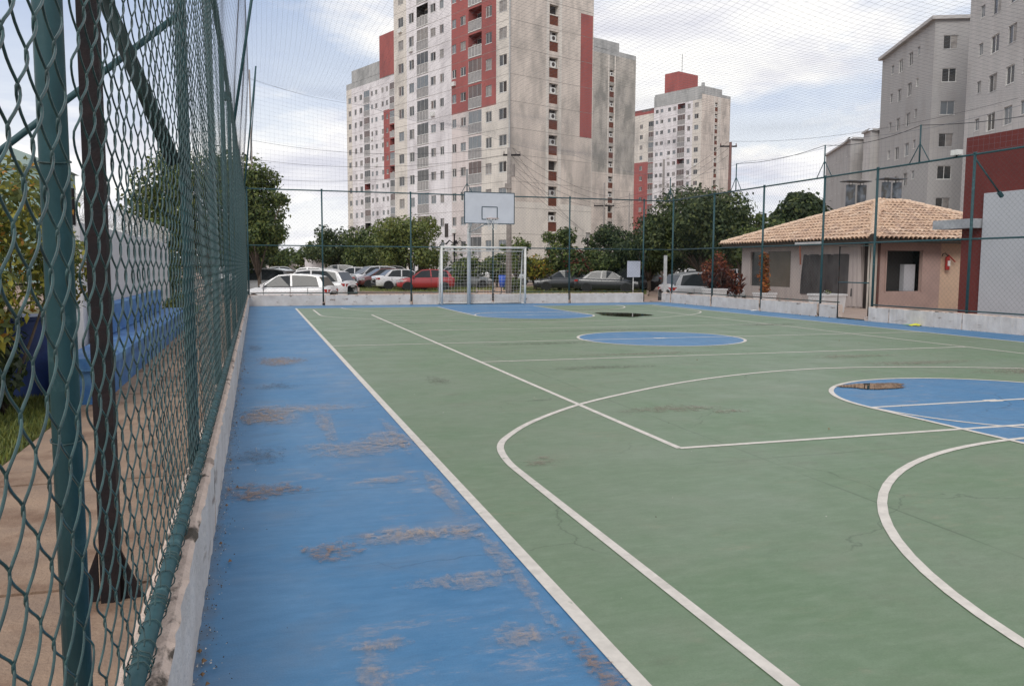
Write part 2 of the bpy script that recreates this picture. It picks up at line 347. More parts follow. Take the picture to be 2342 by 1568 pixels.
for s_ in [(.31, 12.55, .40, .7, ST_RUST), (.30, 12.4, .3, .5, ST_TAN), (.02, 8.0, .24, .5, ST_RUST), (.1, 7.9, .3, .5, ST_TAN), (.0, 6.3, .22, .4, ST_DARK),
           (.56, 7.4, .08, .9, ST_TAN), (.72, 6.35, .45, .32, ST_TAN), (.35, 8.3, .6, .3, ST_TAN), (.98, 6.6, .22, .35, ST_TAN), (.68, 4.2, .20, .2, ST_TAN), (.97, 4.15, .16, .12, ST_TAN), (.8, 4.22, .4, .10, ST_TAN),
           (.34, 4.05, .17, .18, ST_RUST), (.0, 5.3, .3, .25, ST_RUST), (.95, 2.92, .12, .12, ST_TAN), (.36, 2.75, .06, .22, ST_TAN), (.42, 2.98, .12, .06, ST_TAN), (.88, 3.5, .25, .12, ST_TAN), (1.0, 18.2, 1.0, .10, ST_DARK),
           (3.6, 19.9, 1.2, .14, ST_DG), (6.5, 20.4, 1.5, .18, ST_DG), (2.1, 9.9, .18, .45, ST_DG), (1.95, 5.55, .17, .18, ST_CLAY), (10.0, 8.7, .8, .5, ST_CLAY), (10.4, 8.6, .5, .3, ST_RUST), (9.4, 9.9, 1.3, .3, ST_CLAY), (9.0, 10.9, .9, .3, ST_CLAY),
           (4.4, 7.05, .25, .18, ST_CLAY), (3.9, 7.3, .6, .25, ST_CLAY), (5.0, 14.2, 1.3, .25, ST_DG), (10.5, 24.8, 1.2, .5, ST_CLAY), (12, 17.5, 1.2, .4, ST_DG), (1.12, 2.6, .06, .35, ST_RUST), (4.6, 10.6, 1.0, .25, ST_DG),
           (.2, 9.9, .3, .35, ST_DARK), (.8, 5.35, .2, .1, ST_TAN), (1.08, 5.0, .06, .6, ST_TAN), (1.1, 3.6, .05, .7, ST_TAN), (-.05, 14.6, .15, .8, ST_DARK), (1.08, 6.8, .06, .8, ST_TAN), (7.5, 16.8, 2.2, .3, ST_DG), (6.0, 12.1, 1.4, .25, ST_CLAY)]:
    stain(*s_)
WTR = water_mat()
stain(7.05, 8.02, .45, .25, ST_DARK, up=.004); stain(7.0, 8.04, .33, .19, WTR, name='puddle', up=.006)
stain(10.3, 22.1, .9, 1.1, ST_DARK, up=.004); stain(10.2, 22.1, .55, .85, WTR, name='puddle', up=.006)

# grit and leaf bits that gather along the kerbs
g_ = np.random.default_rng(9); b = MB(); GRIT = [mat('grit_pale', (.55, .52, .48)), mat('grit_dark', (.08, .06, .04)), mat("dry_leaf", (.20, .12, .06))]
for k in range(1500):
    if k < 1000: x, y = -.235+abs(g_.normal(0, .05)), g_.uniform(1.4, 14)
    elif k < 1250: x, y = g_.uniform(-.2, 14), g_.uniform(3, 14)
    else: x, y = 15.38-abs(g_.normal(0, .06)), g_.uniform(12, 29)
    r_ = .002+.0035*g_.random()**2+(.008 if k % 40 == 0 else 0); a = g_.uniform(0, 6.28, 3)
    if k >= 1250: r_ *= 2.5
    p_ = [(x+r_*math.cos(q), y+r_*math.sin(q)*1.4, .0105) for q in (a[0], a[0]+2.1, a[0]+4.2)]+[(x, y, .0105+r_)]
    b.add(p_, [(0, 1, 3), (1, 2, 3), (2, 0, 3)], GRIT[0 if k % 3 == 0 else 1] if k % 40 else GRIT[2])
b.build('grit', kind='stuff', label='loose grit and leaf bits scattered along the court kerbs', category='grit')
# ------------------------------------------------------------------ low walls
def low_wall(name, label, segs, thick_axis, x0, x1, group=None):
    """segs: list of (a0,a1) runs; each run a block with uneven top edge and its own joints"""
    t = thing(name, label, 'wall')
    for k, (a0, a1) in enumerate(segs):
        b = MB(); n = max(2, int((a1-a0)/.07)) if (a1-a0) < 4 else max(2, int((a1-a0)/.12)); r_ = random.Random(k*7+int(a0*3)); vs = []
        cols = 6
        for i in range(n+1):
            a = a0+(a1-a0)*i/n; w1, w2 = .006*r_.uniform(-1, 1), .006*r_.uniform(-1, 1); h = .375+.006*r_.uniform(-1, 1)
            prof = [(x0+w1*.3, -.25), (x0+w1, h-.012+w2), (x0+(x1-x0)*.12, h), (x0+(x1-x0)*.85, h+.002), (x1+w2, h-.015+w1), (x1+w2*.3, -.25)]
            for p_, z_ in prof: vs.append((p_, a, z_) if thick_axis == 'x' else (a, p_, z_))
        fs = []; fm = []
        for i in range(n):
            for c in range(cols-1):
                q = (i*cols+c, i*cols+c+1, (i+1)*cols+c+1, (i+1)*cols+c); fs.append(q if thick_axis == 'x' else q[::-1]); fm.append(c)
        b.add(vs, fs, WALL); k1 = b.m(WALLTOP)
        for i, c in enumerate(fm):
            if c in (1, 2, 3): b.mi[i] = k1
        b.add(vs[:cols], [tuple(range(cols))], WALLTOP); b.add(vs[-cols:], [tuple(range(cols))[::-1]], WALLTOP)
        b.build('wall_section', t)
    return t
PL = [1.62+2.995*i for i in range(-1, 10)]; PL[-1] = 28.6
segs = []
prev = -3.
for p_ in PL:
    segs.append((prev, p_-.05)); prev = p_+.05
segs.append((prev, 29.6))
lw = low_wall('left_court_wall', 'long low whitewashed kerb wall with moss-blotched top beside the blue strip on the left', segs, 'x', -.36, -.24)
b = MB()
for p_ in PL: b.box(-.355, -.30, p_-.05, p_+.05, -.2, .34, WALLTOP)
b.build('wall_notch', lw, kind='stuff')
low_wall('far_court_wall', 'low dirty white wall along the far end of the court behind the goal', [(-.24, 2.2), (2.3, 5.3), (5.4, 8.35), (8.45, 11.4), (11.5, 14.55)], 'y', 29.6, 29.76)
low_wall('side_court_wall', 'low white wall on the right between the far gate and the side gate', [(y, y2-.1) for y, y2 in zip([19.3, 20.2, 23.1, 26.1, 29.1], [20.2, 23.1, 26.1, 29.1, 29.9])], 'x', 15.45, 15.61)
low_wall('side_court_wall', 'low white wall on the right nearest the camera, in front of the red and white building', [(y, y2-.02) for y, y2 in zip([8, 12, 15., 17.3], [12, 15., 17.3, 18.05])], 'x', 15.40, 15.58)

# ------------------------------------------------------------------ fences
def chain_panel(Lh, Hh, near):
    """panel in local YZ plane, origin at lower left; each zigzag wire hooked into its neighbour"""
    hp, T = .0655, .122; nseg = 12 if near else 6; ns = 6 if near else 3; r = .0022 if near else .0013; rd = .0045 if near else .0028
    npk = int(Lh/hp); nper = int(Hh/T); steps = nper*nseg+1
    th = np.arange(steps)*2*math.pi/nseg; zz_ = np.arange(steps)*T/nseg
    Sy = np.arcsin(.94*np.sin(th))/math.asin(.94); Yc = hp/2+(hp/2+.0035)*Sy; Xc = rd*np.cos(th)
    V_, Fc = [], []
    tz = np.full(steps, T/nseg); ty = np.gradient(Yc); tx = np.gradient(Xc); tt = np.stack([tx, ty, tz], 1); tt /= np.linalg.norm(tt, axis=1)[:, None]
    a = np.cross(tt, np.array([1., 0, 0])); a /= np.linalg.norm(a, axis=1)[:, None]; bb = np.cross(tt, a)
    ang = np.arange(ns)*2*math.pi/ns
    ring = (a[:, None, :]*np.cos(ang)[None, :, None]+bb[:, None, :]*np.sin(ang)[None, :, None])*r
    base = np.stack([Xc, Yc, zz_], 1)[:, None, :]+ring
    i0 = np.arange(steps-1)[:, None]*ns+np.arange(ns)[None, :]; i1 = np.arange(steps-1)[:, None]*ns+(np.arange(ns)[None, :]+1) % ns
    fq = np.stack([i0, i1, i1+ns, i0+ns], 2).reshape(-1, 4)
    r_ = np.random.default_rng(3)
    for k in range(npk):
        bk = base.copy(); bk[..., 1] += k*hp
        if k % 2: bk[..., 2] += 0
        # picket k+1's left bends meet picket k's right bends: shift by half a period on alternate pickets
        sh = (k % 2)*T/2; bk[..., 2] += sh
        wob = .004*np.sin(zz_*2.1+k*.15)+.003*np.sin(zz_*5+k*.4); bk[..., 0] += wob[:, None]; bk[..., 2] += .003*math.sin(k*.5)
        V_.append(bk.reshape(-1, 3)); Fc.append(fq+k*steps*ns)
    V_ = np.concatenate(V_); Fc = np.concatenate(Fc)
    me = bpy.data.meshes.new('chain_link'); me.vertices.add(len(V_)); me.vertices.foreach_set('co', V_.ravel().astype(np.float32))
    me.loops.add(Fc.size); me.loops.foreach_set('vertex_index', Fc.ravel().astype(np.int32)); me.polygons.add(len(Fc)); me.polygons.foreach_set('loop_start', np.arange(0, Fc.size, 4, dtype=np.int32))
    me.polygons.foreach_set('loop_total', np.full(len(Fc), 4, dtype=np.int32)); me.update(calc_edges=True)
    if near: me.polygons.foreach_set('use_smooth', np.ones(len(Fc), dtype=bool))
    me.materials.append(WIRE); return me
def chain_fix(): pass
NEARP = chain_panel(2.96, 3.6, True); FARP = chain_panel(2.96, 3.6, False)
post_me = {}
def post_mesh(z0, z1, r=.031):
    key = (z0, z1, r)
    if key not in post_me:
        b = MB(); b.tube([(0, 0, z0), (0, 0, z1)], r, GREEN_PIPE, 14); b.tube([(0, 0, z1-.01), (0, 0, z1+.03)], r+.006, GREEN_PIPE, 14); post_me[key] = b.mesh('post', True)
    return post_me[key]
# left fence
lf = thing('left_fence', 'tall green chain-link fence running away along the left side of the court', 'fence')
for i, y in enumerate(PL+[29.6]): link('post', post_mesh(.12, 4.0, .028), lf, ((-.335, y, 0) if i != 1 else (-.385, 1.90, 0)))
for i, y in enumerate(PL):
    near = y < 5
    o = link('chain_link', NEARP if near else FARP, lf, (-.300, y+.02, .455), kind='stuff')
def rail(par, p0, p1, r=.023, name='rail', m=None): b = MB(); b.tube([p0, p1], r, m or GREEN_PIPE, 10); return b.build(name, par, True)
rail(lf, (-.30, -2, .415), (-.30, 29.6, .415), .024); rail(lf, (-.335, -2, 3.98), (-.335, 29.6, 3.98), .028)
# wire loops lacing the mesh to the bottom rail
b = MB()
for k in range(24):
    y = k*.1275; pts = [(.030*math.cos(a), y+.006*math.sin(a*2)+.012*(a/6.28-.5), .030*math.sin(a)) for a in np.linspace(0, 2*math.pi, 13)]
    b.tube(pts, .0022, WIRE, 5, False)
    if k % 3 == 1: b.tube([(.031*math.cos(a), y+.04+.02*(a/6.28-.5)*1.2, .031*math.sin(a)) for a in np.linspace(0, 4*math.pi, 17)], .0022, WIRE, 5, False)
loops = b.mesh('tie_wire', True)
for y in PL: link('tie_wire', loops, lf, (-.30, y, .415), kind='stuff')
b = MB()   # tie wires round the near posts
for px_, y in ((-.385, 1.90), (-.335, 4.615)):
    for z in (1.05, 1.62, 2.3, 2.9): b.tube([(px_+.031*math.cos(a), y+.031*math.sin(a), z+.006*math.sin(a)) for a in np.linspace(0, 2*math.pi, 13)], .0018, WIRE, 5, False)
b.build('tie_wire', lf, True, kind='stuff')
# inclined stay and net pole of the left fence
rail(lf, (-.345, 4.6, 2.66), (-1.75, 4.6, 1.45), .016, 'stay')
rail(lf, (-.335, 16.6, 4.0), (.35, 16.6, 8.2), .028, 'net_pole'); rail(lf, (-.335, 4.6, 4.0), (-.1, 4.6, 8.4), .028, 'net_pole')
rail(lf, (-.3, 29.6, 4.0), (.16, 29.6, 8.0), .028, 'net_pole'); rail(lf, (.16, 29.6, 7.9), (-.1, 29.7, 4.9), .015, 'stay')
b = MB(); b.box(-.40, -.30, 13.55, 13.66, 3.9, 4.02, GREEN_PIPE); b.build('pole_cap', lf)
# far fence
FX = [-.24, 2.24, 5.35, 8.42, 11.45, 14.55]
ff = thing('far_fence', 'green chain-link fence across the far end of the court in front of the car park', 'fence')
for x in FX: link('post', post_mesh(.12, 4.0, .028), ff, (x, 29.68, 0))
rail(ff, (-.3, 29.68, 3.97), (15.5, 29.68, 3.97), .022); rail(ff, (-.3, 29.68, 2.07), (15.5, 29.68, 2.07), .02); rail(ff, (-.2, 29.66, .44), (14.55, 29.66, .44), .018, m=RUST_PIPE)
y_ = math.pi/2
for x in [-.3+2.96*k for k in range(5)]: link('chain_link', FARP, ff, (x+2.96, 29.64, .40), y_, kind='stuff')
link('chain_link', FARP, ff, (15.46, 29.66, 2.07), y_, kind='stuff').scale = (1, .85, .54)
for x, h in ((7.43, .8), (5.35, 0)):
    if h: rail(ff, (x, 29.68, 3.97), (x, 29.68, 4.9), .02, 'net_pole'); rail(ff, (x-.25, 29.68, 3.97), (x, 29.68, 4.4), .012, 'stay'); rail(ff, (x+.25, 29.68, 3.97), (x, 29.68, 4.4), .012, 'stay')
# side fence on the right
sf = thing('side_fence', 'green chain-link fence along the right side of the court in front of the tiled kiosk', 'fence')
RX = 15.52
for y in (9, 12, 15, 18.05, 20.15, 23.1, 26.1, 29.1): link('post', post_mesh(.1, 3.97, .032), sf, (RX, y, 0))
for z, r in ((3.95, .024), (2.06, .022)): rail(sf, (RX, 8, z), (RX, 29.7, z), r)
rail(sf, (RX-.03, 19.3, .44), (RX-.03, 29.5, .44), .017, m=RUST_PIPE); rail(sf, (RX-.03, 8, .43), (RX-.03, 18.05, .43), .017)
for y in [9+2.96*k for k in range(3)]: link('chain_link', FARP, sf, (RX-.035, y, .40), kind='stuff')
for y in (20.2, 23.16, 26.12): link('chain_link', FARP, sf, (RX-.035, y, .40), kind='stuff')
o = link('chain_link', FARP, sf, (RX-.035, 17.9, 2.07), kind='stuff'); o.scale = (1, .78, .53)
for y in (16.65, 20.2, 24.75, 29.4):
    rail(sf, (RX, y, 3.95), (RX, y, 4.86), .02, 'net_pole'); rail(sf, (RX, y-.33, 3.95), (RX, y, 4.42), .012, 'stay'); rail(sf, (RX, y+.33, 3.95), (RX, y, 4.42), .012, 'stay')
rail(sf, (RX+.02, 15.0, 3.85), (16.3, 15.0, 3.1), .02, 'stay')
b = MB(); b.tube([(16.26, 15, 3.13), (16.36, 15, 3.04)], .05, GREEN_PIPE, 8); b.build('stay_foot', sf)
# gates
def gate(label, p0, p1, z0, z1, openang):
    g = thing('metal_gate', label, 'gate', p0, math.atan2(p1[1]-p0[1], p1[0]-p0[0])+openang)
    w = math.hypot(p1[0]-p0[0], p1[1]-p0[1]); r = .02
    b = MB(); b.tube([(0, 0, z0), (0, 0, z1), (w, 0, z1), (w, 0, z0), (0, 0, z0)], r, RUST_PIPE, 8); b.build('gate_frame', g, True)
    rail(g, (0, 0, (z0+z1)/2), (w, 0, (z0+z1)/2), .017, 'crossbar'); return g
gate('narrow dark pipe gate standing open beside the far corner of the court', (14.62, 29.7, 0), (15.4, 29.7, 0), .05, 1.98, rad(78))
gt = gate('pipe gate with a middle bar in the right fence, in front of the kiosk corner', (RX-.08, 19.3, 0), (RX-.08, 18.1, 0), .02, 1.98, 0)
b = MB(); b.box(15.42, 15.62, 18.07, 18.2, -.1, .12, WALLTOP); b.build('gate_step', kind='structure')
b = MB(); b.box(15.0, 15.10, 29.72, 29.82, 0, 1.85, mat('white_metal_post', (.5, .5, .5), (.38, .38, .38), 5)); o = b.build('gate_post', None)
o['label'] = 'pale grey gate post at the far right corner of the court'; o['category'] = 'post'
o.location = (.55, .05, 0)

# ------------------------------------------------------------------ overhead net
TW = mat('net_twine', (.16, .17, .20), rough=.9)
def net_mesh(P, nu, nv, su, sv, r=.0014):
    """lines of twine over the surface P(u,v), u,v in 0..1; three-sided strands"""
    V_, Fc = [], []
    def strand(pts):
        o = len(V_)*1; base = sum(len(v) for v in V_)
        pts = np.array(pts); t = np.gradient(pts, axis=0); t /= np.linalg.norm(t, axis=1)[:, None]
        up = np.array([0.3, 0.2, 1.]); a = np.cross(t, up); a /= np.linalg.norm(a, axis=1)[:, None]; bb = np.cross(t, a)
        rg_ = [pts+(a*math.cos(k*2.094)+bb*math.sin(k*2.094))*r for k in range(3)]
        vv = np.stack(rg_, 1).reshape(-1, 3); n = len(pts)
        f = [(base+i*3+k, base+i*3+(k+1) % 3, base+i*3+3+(k+1) % 3, base+i*3+3+k) for i in range(n-1) for k in range(3)]
        V_.append(vv); Fc.extend(f)
    for i in range(nu+1): strand([P(i/nu, j/sv) for j in range(sv+1)])
    for j in range(nv+1): strand([P(i/su, j/nv) for i in range(su+1)])
    me = bpy.data.meshes.new('net'); me.from_pydata(np.concatenate(V_).tolist(), [], Fc); me.materials.append(TW); return me
def ztop(x, y): return 7.6+(4.86-7.6)*min(1, max(0, (x+.3)/15.8))
def Pc(u, v):
    x = -.2+15.7*u; y = 1.0+28.7*v
    return (x+.10*math.sin(v*17)*u*(1-u)*4, y, ztop(x, y)-.55*math.sin(math.pi*u)*math.sin(math.pi*v)-.12*math.sin(v*math.pi*6)**2*math.sin(math.pi*u)+.05*math.sin(u*23+v*9))
nt_ = thing('overhead_net', 'fine grey sports net stretched over the whole court against the sky', 'net')
link('ceiling_net', net_mesh(Pc, 130, 200, 36, 44), nt_, kind='stuff')
link('side_net', net_mesh(lambda u, v: (-.33+.25*v+.10*math.sin(u*30)*v*(1-v)*2, 1+28.6*u, 4.0+(ztop(-.2, 0)-4.0)*v-.12*math.sin(u*math.pi*6)**2*v), 200, 26, 60, 6), nt_, kind='stuff')
link('side_net', net_mesh(lambda u, v: (-.3+15.8*u, 29.66-.05*math.sin(u*20)*v, 4.0+(ztop(-.3+15.8*u, 0)-4.0-.25*math.sin(math.pi*u)*1)*v), 110, 24, 40, 4), nt_, kind='stuff')
link('side_net', net_mesh(lambda u, v: (15.5, 8+21.6*u, 4.0+(.82-.12*abs(math.sin(u*math.pi*6)))*v), 150, 6, 60, 3), nt_, kind='stuff')
b = MB()
for a, c in (((-.1, 1, 7.6), (-.1, 29.6, 7.6)), ((-.1, 29.6, 7.6), (15.5, 29.6, 4.86)), ((15.5, 29.6, 4.86), (15.5, 8, 4.86))):
    n = 40; b.tube([(a[0]+(c[0]-a[0])*i/n, a[1]+(c[1]-a[1])*i/n, a[2]+(c[2]-a[2])*i/n-.12*math.sin(math.pi*(i % 10)/10)) for i in range(n+1)], .004, TW, 4, False)
b.build('border_rope', nt_)
#==PART2==

# ------------------------------------------------------------------ towers
def fac(name, c, c2, c3, s3=.35, t3=(.50, .68)):
    return mat(name, c, c2, 1.1, .92, .15, stretch=(1, 1, .14), c3=c3, s3=s3, t3=t3, st3=(1, 1, .55), bscale=6)
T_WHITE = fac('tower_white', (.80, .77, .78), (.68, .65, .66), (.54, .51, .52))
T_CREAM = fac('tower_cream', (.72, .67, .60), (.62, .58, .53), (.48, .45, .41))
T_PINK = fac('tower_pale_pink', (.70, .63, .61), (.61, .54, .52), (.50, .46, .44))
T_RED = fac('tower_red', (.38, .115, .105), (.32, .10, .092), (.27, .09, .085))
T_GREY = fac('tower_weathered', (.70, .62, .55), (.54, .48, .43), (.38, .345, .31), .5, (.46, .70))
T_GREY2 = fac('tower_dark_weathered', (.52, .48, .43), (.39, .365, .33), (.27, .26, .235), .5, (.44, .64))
T_MOULD = fac('parapet_mould', (.46, .46, .45), (.36, .365, .36), (.26, .265, .26))
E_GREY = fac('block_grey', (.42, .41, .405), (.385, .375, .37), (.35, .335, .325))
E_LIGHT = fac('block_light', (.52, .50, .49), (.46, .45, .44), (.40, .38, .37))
BRICKR = mat('terracotta_block', (.26, .095, .06), (.18, .07, .05), 8, .9)
GLASSD = mat('dark_glass', (.035, .04, .045), (.09, .085, .08), .6, .12, spec=.6)
GLASSB = mat('blue_glass', (.14, .17, .19), (.20, .21, .22), .6, .12, spec=.6)
CURT = mat('curtain', (.34, .32, .30), (.22, .20, .19), 2, .7)
BROWNG = mat('brown_glazing', (.15, .10, .085), (.11, .08, .075), .7, .25, spec=.5)
ALU = mat('aluminium_frame', (.50, .50, .50), (.38, .37, .36), 3, .5)
RAILG = mat('balcony_panel', (.34, .32, .31), (.26, .25, .245), 2, .4)
DARKI = mat('dark_interior', (.045, .04, .038), (.07, .055, .05), 1, .9)  # dark colour stands in for the unlit depth behind openings
JOINT = mat('floor_joint_stain', (.20, .18, .165), (.36, .33, .30), 2, .95)
MAPR = lambda s, z, d: (s, d, z)
MAPL = lambda s, z, d: (d, s, z)
def facade(name, parent, mp, s0, s1, z0, z1, ops, matf, d0=0., joints=None, jm=JOINT):
    ss = sorted({round(v, 3) for v in [s0, s1]+[q for o in ops for q in o[:2]] if s0-1e-6 <= v <= s1+1e-6}); extra = [v for v in getattr(matf, 'cuts_s', []) if s0 < v < s1]
    ss = sorted(set(ss) | set(extra))
    zs = sorted({round(v, 3) for v in [z0, z1]+[q for o in ops for q in o[2:4]] if z0-1e-6 <= v <= z1+1e-6} | {v for v in getattr(matf, 'cuts_z', []) if z0 < v < z1})
    b = MB(); vid = {}
    def q4(a, c, e, f, m): b.add([a, c, e, f], [(0, 1, 2, 3)], m)
    for j in range(len(zs)-1):
        for i in range(len(ss)-1):
            sc, zc_ = (ss[i]+ss[i+1])/2, (zs[j]+zs[j+1])/2
            if any(o[0] < sc < o[1] and o[2] < zc_ < o[3] for o in ops): continue
            q4(mp(ss[i], zs[j], d0), mp(ss[i+1], zs[j], d0), mp(ss[i+1], zs[j+1], d0), mp(ss[i], zs[j+1], d0), matf(sc, zc_))
    for a, c, e, f, dep, rm, back in ops:
        if a < s0-1e-6 or c > s1+1e-6 or e < z0-1e-6 or f > z1+1e-6: continue
        rm = rm or matf((a+c)/2, (e+f)/2); d1 = d0+dep
        q4(mp(a, e, d0), mp(c, e, d0), mp(c, e, d1), mp(a, e, d1), rm); q4(mp(a, f, d0), mp(c, f, d0), mp(c, f, d1), mp(a, f, d1), rm)
        q4(mp(a, e, d0), mp(a, f, d0), mp(a, f, d1), mp(a, e, d1), rm); q4(mp(c, e, d0), mp(c, f, d0), mp(c, f, d1), mp(c, e, d1), rm)
        if back is not None: q4(mp(a, e, d1), mp(c, e, d1), mp(c, f, d1), mp(a, f, d1), back)
    o = b.build(name, parent)
    if joints:
        b = MB()
        for z in joints:
            n = max(2, int((s1-s0)/.9))
            for i in range(n):
                a, c = s0+(s1-s0)*i/n, s0+(s1-s0)*(i+1)/n
                if any(o_[0] < c and o_[1] > a and o_[2] < z+.03 and o_[3] > z for o_ in ops): continue
                p = [mp(a, z, d0-.006), mp(c, z, d0-.006), mp(c, z+.035, d0-.006), mp(a, z+.035, d0-.006)]; b.add(p, [(0, 1, 2, 3)], jm)
        if b.f: b.build('joint_line', parent, kind='stuff')
    return o
WM = {}
def window_mesh(w, h, v):
    k = (round(w, 2), round(h, 2), v)
    if k in WM: return WM[k]
    b = MB(); t = .05 if w > .7 else .04; x0, x1, z0, z1 = -w/2, w/2, -h/2, h/2
    fr = ALU if v % 5 else WHITE
    for a in ((x0, x1, z1-t, z1), (x0, x1, z0, z0+t), (x0, x0+t, z0+t, z1-t), (x1-t, x1, z0+t, z1-t), (-t/2, t/2, z0+t, z1-t)): b.box(a[0], a[1], .02, .09, a[2], a[3], fr)
    b.box(x0-.05, x1+.05, -.05, .03, z0-.05, z0-.003, ALU if v % 2 else WHITE)
    g = [GLASSD, GLASSD, GLASSB, CURT, GLASSD, BROWNG][v % 6]; g2 = [GLASSD, CURT, GLASSB, CURT, DARKI, GLASSD][v % 6]; y2 = .10 if v % 6 == 4 else .05
    p1, p2 = MB(), MB()
    p1.add([(x0+t, .06, z0+t), (-t/2, .06, z0+t), (-t/2, .06, z1-t), (x0+t, .06, z1-t)], [(0, 1, 2, 3)], g)
    p2.add([(t/2, y2, z0+t), (x1-t, y2, z0+t), (x1-t, y2, z1-t), (t/2, y2, z1-t)], [(0, 1, 2, 3)], g2)
    WM[k] = (b.mesh('window'), p1.mesh('pane'), p2.mesh('pane')); return WM[k]
def link_window(parent, me3, loc, rot):
    o = link('window', me3[0], parent, loc, rot); link('pane', me3[1], o); link('pane', me3[2], o); return o
def put_window(parent, mp, s, z, w, h, v, d0=0., dep=.08):
    x, y, z_ = mp(s, z, d0+dep-.05)
    return link_window(parent, window_mesh(w, h, v), (x, y, z_), 0 if mp is MAPR else -math.pi/2)
BM = {}
def balcony_mesh(w, h, v):
    k = (round(w, 2), round(h, 2), v)
    if k in BM: return BM[k]
    b = MB(); rz = .98; x0, x1 = -w/2, w/2
    g = [BROWNG, GLASSD, CURT, BROWNG, GLASSB][v % 5]
    b.box(x0, x1, -.06, .04, -.10, -.02, WHITE); b.box(x0, x1, -.06, -.0, rz, rz+.06, WHITE)
    n = 4
    for i in range(n+1): x = x0+.02+(w-.04)*i/n; b.box(x-.02, x+.02, -.05, -.01, -.02, rz, WHITE if v % 2 else ALU)
    b.add([(x0, -.02, 0), (x1, -.02, 0), (x1, -.02, rz), (x0, -.02, rz)], [(0, 1, 2, 3)], RAILG)
    if v < 5:      # glazed in
        for i in range(4): x = x0+.02+(w-.04)*i/3; b.box(x-.018, x+.018, .0, .05, rz+.06, h, ALU)
        b.add([(x0, .03, rz+.06), (x1, .03, rz+.06), (x1, .03, h), (x0, .03, h)], [(0, 1, 2, 3)], g)
    else:          # open: sliding door at the back
        b.box(x0+.2, x1-.25, 1.05, 1.10, 0, 2.05, ALU); b.add([(x0+.25, 1.04, .05), (x1-.3, 1.04, .05), (x1-.3, 1.04, 2.0), (x0+.25, 1.04, 2.0)], [(0, 1, 2, 3)], GLASSD)
        if v % 2: b.box(x0+.3, x0+.9, .3, .5, .7, 1.35, CURT)
    BM[k] = b.mesh('balcony'); return BM[k]
AC = {}
def ac_mesh(v):
    if v in AC: return AC[v]
    b = MB(); w = 1.2
    b.box(-w/2, w/2, -.01, .12, -1.08, -.98, T_CREAM)
    for i in range(8): b.box(-w/2, w/2, .06, .10, -2.05+i*.118, -1.98+i*.118, BRICKR)
    if v != 3:
        b.box(-.42, .40, .12, .42, -.96, -.38, WHITE if v != 2 else ALU)
        n = 14; b.add([(.05+.22*math.cos(6.283*k/n), .115, -.67+.22*math.sin(6.283*k/n)) for k in range(n)], [tuple(range(n))], DARKI)
    if v == 1: b.box(-.5, -.1, .2, .4, -.36, -.05, CURT)
    b.add([(-w/2, .14, -2.06), (w/2, .14, -2.06), (w/2, .14, -1.08), (-w/2, .14, -1.08)], [(0, 1, 2, 3)], BRICKR)
    AC[v] = b.mesh('air_conditioner_niche'); return AC[v]
def tower(label, corner, L_cols, R_cols, Llen, Rlen, ztop_L, ztop_R, zt0, rows, lmat, rmat, seed=1, L=True, R=True, backL=None, pitch=2.66, group=None, rot=21.6, cat='tower'):
    r_ = random.Random(seed); t = thing('apartment_tower', label, cat, (corner[0], corner[1], 0), rad(rot), group)
    js = [zt0+pitch*k+.20 for k in rows]
    if L:
        ops = []
        for k in rows:
            zt = zt0+pitch*k
            for kind, a, c in L_cols:
                if kind == 'w': ops.append((a, c, zt-1.50, zt-.40, .09, None, None))
                elif kind == 's': ops.append((a, c, zt-1.32, zt-.40, .09, None, None))
                elif kind == 'b':
                    red = lmat((a+c)/2, zt-1) is T_RED; v = r_.choice([5, 6, 7, 0, 4] if red else [0, 0, 1, 2, 3, 4, 5, 6, 1]); ops.append((a, c, zt-2.30, zt, 1.15, T_RED if (red or v == 6) else DARKI if v > 4 else T_WHITE, T_RED if red or v == 6 else T_CREAM))
                    link('balcony', balcony_mesh(c-a, 2.30, v), t, MAPL((a+c)/2, zt-2.30, 0), -math.pi/2)
                if kind in 'ws':
                    h = 1.10 if kind == 'w' else .92; put_window(t, MAPL, (a+c)/2, zt-.40-h/2, c-a, h, r_.randrange(12))
                    if r_.random() < .05: b = MB(); x_, y_, z_ = MAPL((a+c)/2, zt-1.9, -.25); b.box(x_, x_+.25, y_-.35, y_+.35, z_-.25, z_+.2, WHITE); b.build('air_conditioner', t)
        facade('wall', t, MAPL, 0, Llen, 0, ztop_L, ops, lmat, joints=js)
    if R:
        ops = []
        for k in rows:
            zt = zt0+pitch*k
            for a, c in R_cols: ops.append((a, c, zt-2.06, zt, .5, T_CREAM, DARKI)); link('air_conditioner_niche', ac_mesh(r_.choice([0, 0, 1, 2, 3])), t, MAPR((a+c)/2, zt, 0))
        facade('wall', t, MAPR, 0, Rlen, 0, ztop_R, ops, rmat, joints=js)
    b = MB(); zt_ = min(ztop_L, ztop_R)-.02
    b.add([(0, 0, zt_-.6), (Rlen, 0, zt_-.6), (Rlen, Llen, zt_-.6), (0, Llen, zt_-.6)], [(0, 1, 2, 3)], T_MOULD)
    b.add([(Rlen, 0, 0), (Rlen, Llen, 0), (Rlen, Llen, ztop_R), (Rlen, 0, ztop_R)], [(0, 1, 2, 3)], T_GREY)
    b.add([(0, Llen, 0), (Rlen, Llen, 0), (Rlen, Llen, ztop_L), (0, Llen, ztop_L)], [(0, 1, 2, 3)], T_GREY)
    b.build('back_wall', t)
    return t
def mf(fn, cs=(), cz=()): fn.cuts_s = list(cs); fn.cuts_z = list(cz); return fn
